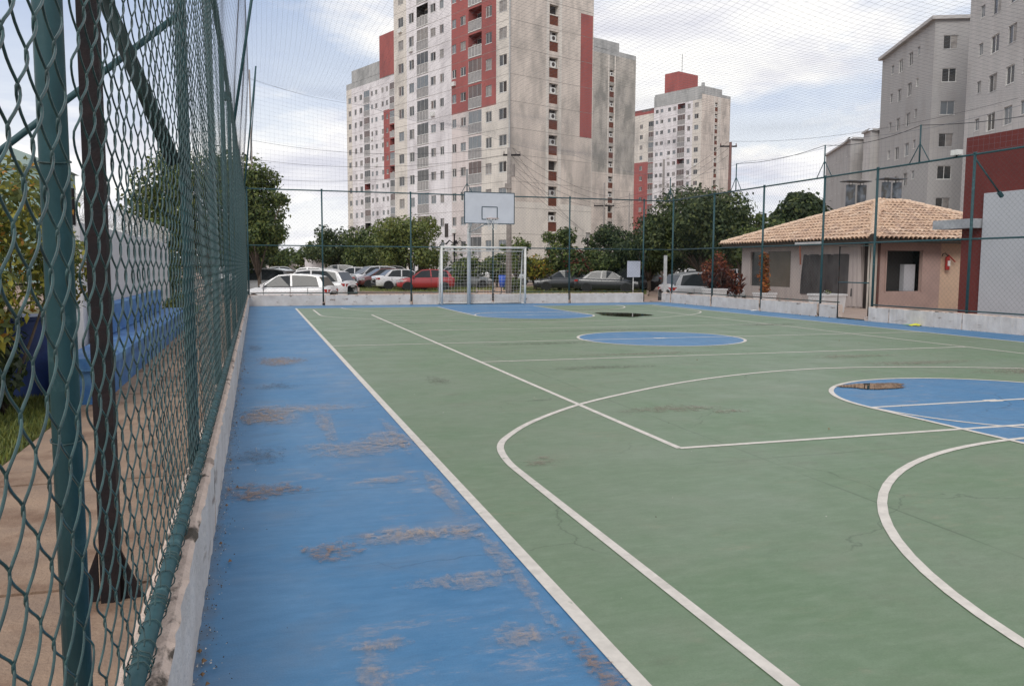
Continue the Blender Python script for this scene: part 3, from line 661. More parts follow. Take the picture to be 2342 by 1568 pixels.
# main tower
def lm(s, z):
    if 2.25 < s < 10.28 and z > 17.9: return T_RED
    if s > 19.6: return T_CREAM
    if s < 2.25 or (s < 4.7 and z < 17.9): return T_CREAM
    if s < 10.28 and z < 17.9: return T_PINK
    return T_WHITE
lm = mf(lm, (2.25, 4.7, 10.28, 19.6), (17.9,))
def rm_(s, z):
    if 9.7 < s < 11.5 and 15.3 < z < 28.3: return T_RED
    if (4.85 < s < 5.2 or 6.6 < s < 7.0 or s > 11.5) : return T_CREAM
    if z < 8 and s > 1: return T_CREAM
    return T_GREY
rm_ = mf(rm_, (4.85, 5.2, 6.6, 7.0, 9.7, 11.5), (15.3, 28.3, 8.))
LC = [('w', .5, 1.8), ('w', 3.0, 4.05), ('b', 4.74, 7.1), ('s', 7.6, 8.6), ('s', 9.4, 10.2), ('s', 11.8, 12.6), ('s', 13.42, 14.48), ('b', 14.95, 17.36), ('w', 18.0, 19.1), ('w', 20.3, 21.5)]
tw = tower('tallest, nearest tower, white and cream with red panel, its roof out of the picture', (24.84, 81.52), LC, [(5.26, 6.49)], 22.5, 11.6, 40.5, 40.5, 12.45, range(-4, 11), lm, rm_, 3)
b = MB(); b.tube([(-.12, -.12, 0), (-.12, -.12, 40)], .09, T_MOULD, 8); b.build('drain_pipe', tw)
b = MB(); b.box(-.08, .02, 11.0, 11.6, 4.6, 6.1, DARKI); b.build('vent', tw); b = MB(); b.box(-.03, .01, 5.5, 8.2, 0, 2.1, DARKI); b.build('entrance', tw); b = MB(); b.box(-.5, .02, 5.2, 8.5, 2.2, 2.5, T_WHITE); b.build('entrance_canopy', tw)
# tower behind to the right (only its side face shows)
c0 = (56.0, 136.7)
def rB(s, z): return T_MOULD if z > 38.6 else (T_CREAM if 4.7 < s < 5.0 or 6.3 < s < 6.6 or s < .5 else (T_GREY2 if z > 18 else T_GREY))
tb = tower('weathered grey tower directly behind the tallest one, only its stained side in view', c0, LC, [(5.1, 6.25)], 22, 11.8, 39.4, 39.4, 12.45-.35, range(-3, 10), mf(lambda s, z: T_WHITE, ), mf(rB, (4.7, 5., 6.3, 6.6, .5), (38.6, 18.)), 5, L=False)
b = MB(); b.box(.2, 7.4, .0, 4, 39.3, 40.9, T_MOULD); b.build('parapet', tb); b = MB(); b.box(-1, 1.0, 3.0, 10, 39.0, 44.5, T_RED); b.build('lift_tower', tb)
# tower far left
PA = (22.34, 173.42); dl = (-math.sin(rad(21.6)), math.cos(rad(21.6)))
cA = (PA[0]+dl[0]*-13.9, PA[1]+dl[1]*-13.9)
def lA(s, z):
    if z > 38.0: return T_MOULD
    if s > 20.2: return T_CREAM
    if s < 7.1 and 18.4 < z < 31.8 and s > 2.3: return T_RED
    return T_WHITE
LA = [('b', 2.97, 4.7), ('s', 5.3, 6.1), ('s', 7.0, 7.86), ('s', 9.5, 10.4), ('s', 11.3, 12.07), ('b', 12.64, 15.02), ('w', 15.75, 16.9), ('w', 18.1, 19.06), ('w', 20.5, 21.7)]
ta = tower('white tower half hidden behind the left edge of the tallest tower', cA, LA, [], 22.5, 11, 39.2, 39.2, 10.05, range(-3, 11), mf(lA, (7.1, 2.3, 20.2), (18.4, 31.8, 38.0)), mf(lambda s, z: T_GREY), 8, R=False, group=None)
b = MB(); b.box(0, 10, 4.0, 20.1, 39.1, 41.6, T_MOULD); b.build('parapet', ta); b = MB(); b.box(-.04, 6, .2, 8.4, 38.2, 46.3, T_RED); b.build('lift_tower', ta)
# tower far right
def lD(s, z):
    if z > 41.4: return T_MOULD
    if s < 2.7: return T_CREAM
    return T_WHITE
def rD(s, z): return T_MOULD if z > 42.6 else (T_CREAM if 4.6 < s < 5. or 6.3 < s < 7.4 else T_GREY)
LD = [('w', .9, 2.15), ('w', 3.4, 4.3), ('b', 5.03, 7.38), ('s', 7.85, 8.8), ('s', 9.6, 10.5), ('s', 12.0, 12.95), ('s', 13.6, 14.5)]
td = tower('most distant tower, right of the others, with a red box on its roof', (103.12, 180.35), LD, [(5.11, 6.19)], 15.1, 11.1, 44.0, 43.3, 11.9-2.66, range(-2, 13), mf(lD, (2.7,), (41.4,)), mf(rD, (4.6, 5, 6.3, 7.4), (42.6,)), 9)
b = MB(); b.box(0.02, 7.7, .02, 14.9, 43.0, 44.5, T_MOULD); b.build('parapet', td)
b = MB(); b.box(1.0, 8.5, 8.2, 12.6, 44.4, 49.4, T_RED); b.build('lift_tower', td); b = MB(); b.tube([(3.2, 9, 49), (3.2, 9, 54)], .06, DARKM, 5); b.box(2.9, 3.5, 2, 2.6, 44.5, 46, T_MOULD); b.build('roof_mast', td)
def lD2(s, z): return T_RED if (z < 28.4 or z > 40.5) else T_CREAM
ops = []
for k in range(-2, 12):
    zt = 9.24+2.66*k; ops.append((16.0, 18.2, zt-2.3, zt, 1.15, T_RED, T_CREAM)); link('balcony', balcony_mesh(2.2, 2.3, k % 5), td, (1.5, 17.1, zt-2.3), -math.pi/2)
    ops.append((20.2, 21.2, zt-1.5, zt-.4, .09, None, None)); put_window(td, MAPL, 20.7, zt-.95, 1, 1.1, k % 6, 1.5)
facade('wall', td, MAPL, 15.1, 24, 0, 41.8, ops, mf(lD2, (), (28.4, 40.5)), d0=1.5, joints=[9.24+2.66*k+.2 for k in range(-2, 12)])
b = MB(); b.add([(0, 15.1, 0), (1.5, 15.1, 0), (1.5, 15.1, 43.9), (0, 15.1, 43.9)], [(0, 1, 2, 3)], T_WHITE); b.box(1.5, 9, 15.1, 24, 41.2, 41.8, T_MOULD); b.build('wall', td)

# ------------------------------------------------------------------ grey blocks on the right
def block(label, corner, rot, Llen, Rlen, H, Lc, Rc, zt0, rows, seed, mL=None, mR=None, lit=None, cap=True):
    r_ = random.Random(seed); t = thing('apartment_block', label, 'building', (corner[0], corner[1], 0), rad(rot)); mL = mL or E_GREY; mR = mR or E_GREY
    for mp, ln_, cols, mm in ((MAPL, Llen, Lc, mL), (MAPR, Rlen, Rc, mR)):
        ops = []
        for k in rows:
            zt = zt0+2.65*k
            for a, c, h in cols: ops.append((a, c, zt-h, zt, .09, E_LIGHT, None)); put_window(t, mp, (a+c)/2, zt-h/2, c-a, h, r_.choice([0, 1, 2, 4, 8, 7]))
        facade('wall', t, mp, 0, ln_, 0, H, ops, mf(lambda s, z, mm=mm: mm), joints=None)
    b = MB(); b.add([(Rlen, 0, 0), (Rlen, Llen, 0), (Rlen, Llen, H), (Rlen, 0, H)], [(0, 1, 2, 3)], E_GREY); b.add([(0, Llen, 0), (Rlen, Llen, 0), (Rlen, Llen, H), (0, Llen, H)], [(0, 1, 2, 3)], E_GREY); b.build('back_wall', t)
    if cap: b = MB(); b.box(-.35, Rlen, -.30, Llen+.3, H, H+.28, E_LIGHT); b.build('roof_edge', t)
    return t
block('mid-distance grey block with sloping-away side and one column of sliding windows facing us', (54.11, 57.02), -24, 13.5, 9, 21.75, [(3.3, 3.9, .72), (5.0, 6.0, 1.15), (7.6, 8.6, 1.15), (10.0, 10.7, .8)], [(.7, 1.85, 1.12)], 20.5-2.65*7, range(0, 8), 21)
u24 = Vector((math.sin(rad(24)), math.cos(rad(24)), 0)); v24 = Vector((math.cos(rad(24)), -math.sin(rad(24)), 0))
Fc_ = Vector((51.07, 50.49, 0))-u24*16
ft = block('tall grey apartment block cut by the right edge of the picture, above the red wall', (Fc_.x, Fc_.y), -24, 16.0, 12, 24.2, [(16-2.5, 16-1.8, .85), (16-5.0, 16-3.75, 1.2), (16-7.5, 16-6.3, 1.2), (16-9.6, 16-8.6, .9), (16-12.5, 16-11.3, 1.2), (1.0, 2.2, 1.2)], [(2, 3.2, 1.15)], 17.45-2.65*6, range(0, 9), 22, mL=E_LIGHT)  # left face lightened in colour to offset its turn away from the sun
# far stepped row
def cam2w(lat, dep): return Vector((math.cos(YAW)*lat+math.sin(YAW)*dep, -math.sin(YAW)*lat+math.cos(YAW)*dep, 0))
pts = [cam2w(*q) for q in [(57.2, 153.5), (54.6, 138), (53.3, 132.8), (55.6, 133.3), (53.3, 128), (52.9, 124.6), (54.3, 125), (53.7, 118)]]
fr = thing('apartment_block', 'distant stepped row of pale grey flats seen over the kiosk roof', 'building', (0, 0, 0)); b = MB(); r_ = random.Random(4)
for a, c in zip(pts, pts[1:]):
    Ls = (c-a).length; d = (c-a)/Ls; nrm = Vector((d.y, -d.x, 0))
    if nrm.dot(a) > 0: nrm = -nrm
    b.add([a, c, c+Vector((0, 0, 21.6)), a+Vector((0, 0, 21.6))], [(0, 1, 2, 3)], E_GREY if Ls > 4 else E_LIGHT)
    e = nrm*.35; b.add([a+Vector((0, 0, 21.5)), c+Vector((0, 0, 21.5)), c+e+Vector((0, 0, 21.5)), a+e+Vector((0, 0, 21.5)), a+Vector((0, 0, 21.8)), c+Vector((0, 0, 21.8)), c+e+Vector((0, 0, 21.8)), a+e+Vector((0, 0, 21.8))], [(0, 1, 2, 3), (4, 5, 6, 7), (3, 2, 6, 7)], E_LIGHT)
    n = int(Ls/2.3)
    ang = math.atan2(nrm.y, nrm.x)+math.pi/2
    for k in range(8):
        for i in range(n):
            p_ = a+d*(Ls*(i+.5)/n)+nrm*.02; p_.z = 20.3-.6-2.65*k; link_window(fr, window_mesh(.85 if i % 3 else .6, 1.1 if i % 3 else .8, r_.choice([0, 1, 4])), p_-nrm*.03, ang)
b.add([pts[0], pts[-1], pts[-1]+Vector((15, 3, 0)), pts[0]+Vector((15, 3, 0))], [(0, 1, 2, 3)], E_GREY)
b.build('wall', fr)

# ------------------------------------------------------------------ red and white building at the right
REDW = mat('red_wall_paint', (.145, .030, .026), (.125, .027, .024), 1.5, .85, .15, c3=(.10, .026, .023), s3=.7, t3=(.55, .75))
LILAC = mat('pale_lilac_wall', (.46, .47, .50), (.42, .43, .46), 1, .85, .15)
rb = thing('red_building', 'dark red building with a big pale panel at the right edge, beside the kiosk', 'building', (17.5, 17.2, 0))
b = MB(); b.box(0, 8, -12, 0, -.2, 4.72, REDW); b.build('wall', rb)
b = MB(); b.box(-.10, -.003, -12, -.72, -.2, 3.26, LILAC); b.build('wall_panel', rb)
b = MB(); b.box(-.35, .3, -.66, .62, 2.41, 2.64, mat('canopy_concrete', (.42, .43, .45), (.30, .31, .33), 3, .9, .2)); b.build('canopy', rb)
fl = thing('floodlight', 'small white floodlight on the fence rail in front of the red building', 'lamp', (15.5, 15.5, 3.97)); b = MB(); b.box(-.08, .08, -.1, .1, .02, .14, WHITE); b.tube([(0, 0, -.02), (0, 0, .05)], .02, DARKM, 6); b.build('lamp_head', fl)

# ------------------------------------------------------------------ tiled kiosk
KW = mat('kiosk_brown_wall', (.44, .31, .27), (.38, .27, .24), 2, .9, .15); KG = mat('kiosk_grey_plastic', (.43, .375, .35), (.36, .315, .30), 4, .6, .5, stretch=(1, 1, .2), bscale=8)
KT = mat('kiosk_tan_wall', (.60, .43, .31), (.54, .39, .29), 2, .9, .15); WOODD = mat('dark_wood', (.06, .04, .03), (.04, .03, .022), 10, .8)
TILE = [mat('roof_tile_%d' % i, c, tuple(q*.72 for q in c), 12, .9, .3, space='P', c3=(.17, .12, .095), s3=6, t3=(.60, .74)) for i, c in enumerate([(.67, .465, .325), (.59, .40, .285), (.74, .55, .41), (.49, .34, .255)])]
ks = thing('kiosk', 'low kiosk with hipped clay-tile roof and dark window openings behind the right fence', 'kiosk', (0, 0, 0))
b = MB()
def wallx(x, y0, y1, z0, z1, m): b.box(x, x+.12, y0, y1, z0, z1, m)
# left (court side) wall with two openings
for y0, y1, z0, z1 in [(30.45, 31.1, -.1, 2.3), (27.7, 30.45, -.1, .62), (27.7, 30.45, 2.03, 2.3), (26.86, 27.7, -.1, 2.3), (24.3, 26.86, -.1, .42), (24.3, 26.86, 1.86, 2.3), (23.72, 24.3, -.1, 2.3)]: wallx(19.9, y0, y1, z0, z1, KG)
b.build('wall', ks)
b = MB()
for x0, x1, z0, z1, m in [(20.02, 20.45, -.1, 2.3, KW), (20.45, 21.95, -.1, .6, KW), (20.45, 21.95, 1.98, 2.3, KW), (21.95, 22.75, -.1, 2.3, KW), (22.75, 24.6, -.1, 2.3, KT)]: b.box(x0, x1, 23.2, 23.32, z0, z1, m)
b.build('wall', ks)
b = MB(); b.box(20.6, 27, 31.0, 31.1, -.1, 2.3, KW); b.box(26.9, 27, 23.3, 31, -.1, 2.3, KW); b.box(20.1, 27, 23.3, 31, 2.28, 2.33, WOODD); b.box(22.6, 22.68, 23.4, 31, 0, 2.28, DARKI); b.build('inner_wall', ks)
b = MB(); b.box(19.87, 20.06, 23.17, 23.40, 0, 2.3, mat('pillar_cream', (.55, .50, .44), (.45, .41, .36), 3)); b.build('pillar', ks)
b = MB(); b.box(20.07, 20.13, 23.12, 23.19, 0, 2.3, mat('rusty_post', (.13, .05, .04), (.08, .05, .045), 9)); b.build('post', ks)
FILM = mat('dark_film', (.045, .042, .044), (.09, .085, .085), 3, .25, .5, stretch=(1, .6, .3), bscale=3)
def pane(par, nm, vs, m): b = MB(); b.add(vs, [tuple(range(len(vs)))], m); return b.build(nm, par)
pane(ks, 'window_pane', [(19.97, 27.7, .62), (19.97, 29.3, .62), (19.97, 29.3, 2.03), (19.97, 27.7, 2.03)], mat('brown_glass', (.10, .085, .07), (.14, .12, .095), 1.2, .2))
pane(ks, 'window_pane', [(19.99, 29.45, .62), (19.99, 30.45, .62), (19.99, 30.45, 2.03), (19.99, 29.45, 2.03)], GLASSD)
b = MB(); b.box(19.93, 20.0, 29.28, 29.5, .62, 2.03, ALU); b.build('window_frame', ks)
# plastic film sheet hanging in the second opening, wider at its foot
b = MB(); n = 22; vs = []
for i in range(n+1):
    t_ = i/n
    for j in range(7):
        z = 1.88-(1.88-.40)*j/6; y = (24.25-.02*j)+(26.9+.05*j-24.25)*t_; vs.append((19.885+.02*math.sin(t_*22+j*.6)+.012*math.sin(t_*51), y, z))
b.add(vs, [(i*7+j, i*7+j+1, (i+1)*7+j+1, (i+1)*7+j) for i in range(n) for j in range(6)], FILM); b.build('plastic_sheet', ks, True)
# folds of pale tarp beside the door gap
b = MB(); n = 10; vs = []
for i in range(n+1):
    for j in range(5): z = 2.25-2.2*j/4; vs.append((19.87+.03*math.sin(i*1.9), 23.78+(.55+.06*j)*i/n-.05*j, z))
b.add(vs, [(i*5+j, i*5+j+1, (i+1)*5+j+1, (i+1)*5+j) for i in range(n) for j in range(4)], KG); b.build('tarp', ks, True)
pane(ks, 'doorway_shade_sheet', [(20.0, 23.40, 0), (20.0, 23.74, 0), (20.0, 23.74, 2.3), (20.0, 23.40, 2.3)], DARKI)  # dark sheet across the gap, shade of the doorway put into its colour
pane(ks, 'opening_shade_sheet', [(20.45, 23.62, .6), (21.95, 23.62, .6), (21.95, 23.62, 1.98), (20.45, 23.62, 1.98)], mat('opening_shade_black', (.035, .032, .032), rough=.8))  # black sheet painted as the unlit inside of the kiosk
b = MB(); b.box(21.4, 21.86, 23.40, 23.6, .6, 1.52, LILAC); b.build('fridge', ks)
b = MB(); b.box(20.42, 20.455, 23.16, 23.2, .58, 2.0, KW); b.box(21.945, 21.98, 23.16, 23.2, .58, 2.0, KW); b.build('window_frame', ks)
# roof: eaves rectangle (19.35..27.4, 22.6..31.75), eave z 2.42, ridge at y 27.2 z 4.0
EX0, EY0, EX1, EY1, EZ = 19.33, 22.58, 28.2, 31.8, 2.36
RA, RB = Vector((23.4, 27.2, 3.95)), Vector((24.75, 27.2, 3.95))
c_ = [Vector((EX0, EY0, EZ)), Vector((EX1, EY0, EZ)), Vector((EX1, EY1, EZ)), Vector((EX0, EY1, EZ))]
b = MB(); b.add([c_[0], c_[3], RA], [(0, 1, 2)], WOODD); b.add([c_[0], c_[1], RB, RA], [(0, 1, 2, 3)], WOODD); b.add([c_[1], c_[2], RB], [(0, 1, 2)], WOODD); b.add([c_[2], c_[3], RA, RB], [(0, 1, 2, 3)], WOODD)
b.add([c_[0]+Vector((0, 0, -.10)), c_[1]+Vector((0, 0, -.10)), c_[2]+Vector((0, 0, -.10)), c_[3]+Vector((0, 0, -.10))], [(0, 1, 2, 3)], WOODD)
b.box(EX0+.02, EX0+.06, EY0, EY1, EZ-.14, EZ-.01, WOODD); b.box(EX0, EX1, EY0+.02, EY0+.06, EZ-.14, EZ-.01, WOODD); roof = b.build('roof', ks)
def tile_mesh(m):
    b = MB(); Lt, w0, w1, th, seg = .44, .105, .080, .016, 5; vs = []
    for end, (w, xx) in enumerate(((w0, 0.), (w1, Lt))):
        for rr in (w, w-th): vs += [(math.cos(math.pi*k/seg)*rr, xx, math.sin(math.pi*k/seg)*rr*.85) for k in range(seg+1)]
    k = seg+1; fs = []
    for i in range(seg): fs += [(i, i+1, 2*k+i+1, 2*k+i), (k+i, 3*k+i, 3*k+i+1, k+i+1), (i, k+i, k+i+1, i+1)]
    b.add(vs, fs, m); return b.mesh('tile')
TM = [tile_mesh(m) for m in TILE]
tiles = []
def lay(face_o, e_dir, up_dir, inside, nrows, ncols):
    nrm = e_dir.cross(up_dir).normalized()
    if nrm.z < 0: nrm = -nrm
    for r in range(nrows):
        for c in range(ncols):
            p_ = face_o+e_dir*(c*.195+.1)+up_dir*(r*.36-.06)
            if not inside(p_): continue
            M = Matrix.Identity(4); M.col[0].xyz = e_dir; M.col[1].xyz = up_dir; M.col[2].xyz = nrm
            if M.to_3x3().determinant() < 0: M.col[0].xyz = -e_dir
            j = random.uniform(-.01, .01); M.translation = p_+nrm*(.015+random.uniform(0, .014))+e_dir*j
            M = M @ Matrix.Rotation(rad(random.uniform(-1.5, 1.5)), 4, 'Z') @ Matrix.Rotation(rad(-2.5), 4, 'X')
            tiles.append((M, random.choices(range(4), (5, 3, 2, 2))[0], r))
slopeL = (RA-Vector((EX0, RA.y, EZ))).normalized(); slopeF = (RA-Vector((RA.x, EY0, EZ))).normalized()
lay(Vector((EX0, EY0, EZ)), Vector((0, 1, 0)), slopeL, lambda p: (p.y-EY0)*(RA.x-EX0) > (p.x-EX0)*(RA.y-EY0)+.15 and (EY1-p.y)*(RA.x-EX0) > (p.x-EX0)*(EY1-RA.y) and p.x < RA.x, 13, 48)
lay(Vector((EX0, EY0, EZ)), Vector((1, 0, 0)), slopeF, lambda p: (p.x-EX0)*(RA.y-EY0) > (p.y-EY0)*(RA.x-EX0)+.15 and (EX1-p.x)*(RA.y-EY0) > (p.y-EY0)*(EX1-RB.x) and p.y < RA.y, 14, 46)
tiles.sort(key=lambda t: (t[0].translation-Vector((0, 0, 1.4))).length)
for M, k, r in tiles[:300]:
    o = link('tile', TM[k], roof); o.matrix_local = M
b = MB()
for M, k, r in tiles[300:]:
    me = TM[k]; b.add([M @ v.co for v in me.vertices], [tuple(p.vertices) for p in me.polygons], TILE[k])
b.build('roof_tiles', roof, kind='stuff')
def ridge(p0, p1):
    n = int((p1-p0).length/.33); d = (p1-p0).normalized(); side = d.cross(Vector((0, 0, 1))).normalized(); up = side.cross(d)
    for i in range(n):
        M = Matrix.Identity(4); M.col[0].xyz = side; M.col[1].xyz = d; M.col[2].xyz = up; M.translation = p0+d*(i*.33)+up*.05+up*random.uniform(0, .012)
        o = link('ridge_tile', TM[2], roof); o.matrix_local = M @ Matrix.Scale(1.35, 4)
ridge(c_[0], RA); ridge(c_[3], RA); ridge(RA, RB); ridge(c_[1], RB)
b = MB()   # the dark lump under the hip at the eave corner, and the white board on the tiles' edge
b.tube([c_[0]+Vector((-.04, -.04, -.02)), c_[0]+Vector((.25, .25, .1))], .13, WOODD, 10); b.build('hip_end', ks)
b = MB(); b.box(19.26, 19.34, 25.1, 26.6, 2.24, 2.32, ALU); b.build('eave_board', ks)
b = MB(); b.tube([(19.3, 26.35, 2.3), (19.36, 26.35, 1.5)], .03, BRICKR, 6); b.build('downpipe', ks)
FLUE = mat('flue_metal', (.13, .15, .18), (.07, .075, .085), 4, .5, .1, c3=(.05, .045, .04), s3=3, t3=(.5, .6))
for k, (xa, xb, zc_) in enumerate([(23.2, 23.75, 4.74), (24.95, 25.5, 4.90)]):
    t = thing('chimney', ['pair of stubby metal flues under a thin plate, left one on the kiosk roof', 'pair of sooty metal flues under a thin plate, right one on the kiosk roof'][k], 'chimney', (0, 0, 0))
    b = MB()
    for x in (xa, xb): b.tube([(x, 28.5, 3.3), (x, 28.5, zc_)], .18, FLUE, 12)
    b.build('flue', t, True); b = MB(); b.box(xa-.30, xb+.22, 28.2, 28.8, zc_+.12, zc_+.16, FLUE); b.build('plate', t); b = MB()
    for x in (xa-.08, xa+.08, xb-.08, xb+.08): b.tube([(x, 28.5, zc_), (x, 28.5, zc_+.13)], .012, FLUE, 5)
    b.build('bracket', t, kind='stuff')
ex = thing('fire_extinguisher', 'red fire extinguisher with a white label hanging on the tan kiosk wall', 'extinguisher', (22.95, 23.1, 1.35))
RED = mat('red_enamel', (.42, .03, .025), (.30, .03, .025), 6, .35)
b = MB(); b.tube([(0, 0, -.02), (0, 0, .02), (0, 0, .36), (0, 0, .40), (0, 0, .44)], .075, RED, 14); b.build('cylinder', ex, True)
b = MB(); b.box(-.05, .05, -.08, -.06, .12, .30, WHITE); b.build('label', ex)
b = MB(); b.tube([(0, 0, .42), (0, 0, .5)], .025, DARKM, 8); b.tube([(-.02, 0, .49), (-.12, 0, .56), (-.22, 0, .53), (-.25, 0, .44)], .014, DARKM, 6); b.build('hose', ex)
b = MB(); b.tube([(.0, -.02, .50), (.3, -.03, .26)], .022, RED, 6); b.build('handle', ex)

# ------------------------------------------------------------------ goal and basket
g = thing('football_goal', 'white tubular futsal goal with a white net at the far end', 'goal', (6.32, 28.95, .012))
GW, GH, GD = 3.12, 2.05, .62
b = MB(); b.tube([(0, 0, 0), (0, 0, GH)], .04, WHITE, 10); b.build('goalpost', g, True)
b = MB(); b.tube([(GW, 0, 0), (GW, 0, GH)], .04, WHITE, 10); b.build('goalpost', g, True)
b = MB(); b.tube([(-.04, 0, GH), (GW+.04, 0, GH)], .04, WHITE, 10); b.build('crossbar', g, True)
b = MB()
for x in (.02, GW-.02): b.tube([(x, 0, .03), (x+.02, GD, .03), (x, GD-.05, .1), (x, GD*.6, 1.2), (x, .3, GH-.12), (x, 0, GH)], .02, WHITE, 8)
b.tube([(0, GD, .03), (GW, GD, .03)], .02, WHITE, 8); b.tube([(0, .3, GH-.12), (GW, .3, GH-.12)], .015, WHITE, 8); b.build('back_frame', g, True)
def goal_net():
    b = MB(); n = 26; m_ = 17; prof = [(GH-.02, 0.02), (GH-.12, .3), (1.6, .45), (1.2, .5), (.6, .58), (.06, .60)]
    def Pn(i, t): 
        z = GH*(1-t); k = 0
        for (z0, y0), (z1, y1) in zip(prof, prof[1:]):
            if z1 <= z <= z0: y = y0+(y1-y0)*(z0-z)/(z0-z1); break
        else: y = .6 if z < 1 else 0
        return (GW*i/n+.02*math.sin(t*7+i), y+.03*math.sin(i*.9)*math.sin(3*t), z)
    for i in range(n+1): b.tube([Pn(i, t) for t in np.linspace(.01, .97, 12)], .0028, WHITE, 3, False)
    for j in range(m_+1): b.tube([Pn(i, .01+.96*j/m_) for i in range(n+1)], .0028, WHITE, 3, False)
    for x in (0, GW):
        for k in range(1, 6): y = .6*k/6; b.tube([(x, y, .05), (x, y, GH-.1-1.2*max(0, y-.25))], .0028, WHITE, 3, False)
        for k in range(1, 15): z = GH*k/15; b.tube([(x, 0, z), (x, .55 if z < 1.4 else .35, z)], .0028, WHITE, 3, False)
    return b
goal_net().build('goal_net', g, kind='stuff')
bs = thing('basketball_hoop', 'white basketball backboard on a white column above the far goal', 'hoop', (7.93, 28.4, 0))
b = MB(); b.box(-.90, .90, 0, .03, 2.90, 3.96, mat('backboard_white', (.55, .57, .62), (.50, .52, .57), 3, .45)); b.build('backboard', bs)
b = MB(); BKL = mat('board_line', (.05, .08, .10), rough=.5)
for a in ((-.92, .92, 3.955, 3.985), (-.92, .92, 2.875, 2.905), (-.925, -.895, 2.9, 3.96), (.895, .925, 2.9, 3.96)): b.box(a[0], a[1], -.008, .035, a[2], a[3], BKL)
for a in ((-.29, .29, 3.455, 3.485), (-.29, .29, 3.02, 3.05), (-.295, -.262, 3.05, 3.455), (.262, .295, 3.05, 3.455)): b.box(a[0], a[1], -.006, -.001, a[2], a[3], BKL)
b.build('board_marking', bs)
b = MB(); b.tube([(-.5, 1.02, 0), (-.5, 1.0, 2.7), (-.5, .7, 3.3), (-.5, .05, 3.35)], .07, WHITE, 12); b.build('column', bs, True)
b = MB(); b.tube([(-.5, .98, 2.6), (.3, .04, 3.1)], .025, WHITE, 8); b.tube([(-.5, .98, 2.6), (-.6, .04, 3.1)], .025, WHITE, 8); b.build('stay', bs, True)
b = MB(); b.tube([(.225*math.cos(a), -.38+.225*math.sin(a), 3.05) for a in np.linspace(0, 2*math.pi, 21)], .009, mat('hoop_rim', (.45, .40, .38), (.4, .2, .12), 9), 6, False); b.box(-.06, .06, -.16, 0, 3.02, 3.08, WHITE); b.build('rim', bs)
b = MB()
for k in range(12):
    a = k*math.pi/6
    for s_ in (1, -1): b.tube([(.225*math.cos(a), -.38+.225*math.sin(a), 3.05), (.17*math.cos(a+s_*.5), -.38+.17*math.sin(a+s_*.5), 2.85), (.14*math.cos(a), -.38+.14*math.sin(a), 2.66)], .004, WHITE, 3, False)
b.build('hoop_net', bs, kind='stuff')

# ------------------------------------------------------------------ dark column, bench and boundary wall on the left
dc = thing('steel_column', 'dark steel column on a base plate with a heavy slanting brace, just outside the left fence', 'column', (-.62, 3.78, -.05))
b = MB(); b.box(-.038, .038, -.04, .04, 0, 3.2, DARKM); b.build('shaft', dc)
b = MB(); b.box(-.13, .13, -.12, .12, 0, .025, mat('cement_base', (.24, .22, .20), (.14, .13, .12), 20, .9, .6)); b.build('base_plate', dc)
b = MB(); b.prism([(.035, -.01, .02), (.13, -.01, .02), (.035, -.01, .26)], [(.035, .01, .02), (.13, .01, .02), (.035, .01, .26)], DARKM); b.prism([(-.05, -.01, .02), (-.14, -.01, .02), (-.05, -.01, .26)], [(-.05, .01, .02), (-.14, .01, .02), (-.05, .01, .26)], DARKM); b.build('gusset', dc)
b = MB(); b.tube([(-.06, .66, 2.78), (.245, .72, 1.96)], .036, mat('dark_green_paint', (.020, .036, .036), (.012, .02, .02), 9, .6, spec=.2), 10); b.tube([(-.06, .66, 2.78), (-.02, 0, 3.0)], .036, DARKM, 10); b.build('brace', dc, True)
BENCH = mat('blue_bench_paint', (.055, .18, .42), (.045, .14, .36), 5, .6, .3, c3=(.13, .29, .48), s3=3, t3=(.5, .7)); 
bench = thing('bench', 'long bright blue concrete bench with a low backrest beyond the left fence', 'bench', (-1.5, 9.2, -.03))
def bev_box(nm, par, x0, x1, y0, y1, z0, z1, m, r=.04):
    b = MB(); n = 12; prof = [(x0, z0), (x1-r, z0), (x1, z0+r*.5), (x1, z1-r), (x1-r, z1), (x0+r, z1), (x0, z1-r)]
    vs = [(x, y, z) for y in np.linspace(y0, y1, n) for x, z in prof]; k = len(prof)
    b.add(vs, [(i*k+j, i*k+(j+1) % k, (i+1)*k+(j+1) % k, (i+1)*k+j) for i in range(n-1) for j in range(k)]+[tuple(range(k)), tuple(range((n-1)*k, n*k))], m); return b.build(nm, par)
bev_box('seat', bench, -.46, 0.02, 0, 10.4, .36, .49, BENCH); bev_box('base', bench, -.42, -.03, .05, 10.3, 0, .36, BENCH, .01)
bev_box('backrest', bench, -.50, -.38, 2.6, 9.3, .49, .92, BENCH, .03)
bw = thing('boundary_wall', 'plain white boundary wall behind the blue bench', 'wall', (-2.1, 11.6, 0))
BWM = mat('boundary_whitewash', (.62, .61, .63), (.54, .53, .55), 1.5, .9, .1, stretch=(1, 1, .3)); b = MB(); b.box(-.12, 0, 0, 11, -.1, 1.93, BWM); b.build('wall', bw)
b = MB()
for k in range(6): b.tube([(-.06, k*2.15, 1.9), (-.06, k*2.15, 2.35)], .02, DARKM, 6)
b.build('wire_post', bw); b = MB()
for k in range(330):
    y0 = k*.033; r0 = .16+.03*math.sin(k*1.3); a0 = k*2.4
    b.tube([(-.06+r0*math.cos(a0+j*.7), y0+.1*j/4, 2.13+r0*math.sin(a0+j*.7)) for j in range(5)], .003, ALU, 3, False)
b.build('wire_coil', bw, kind='stuff')
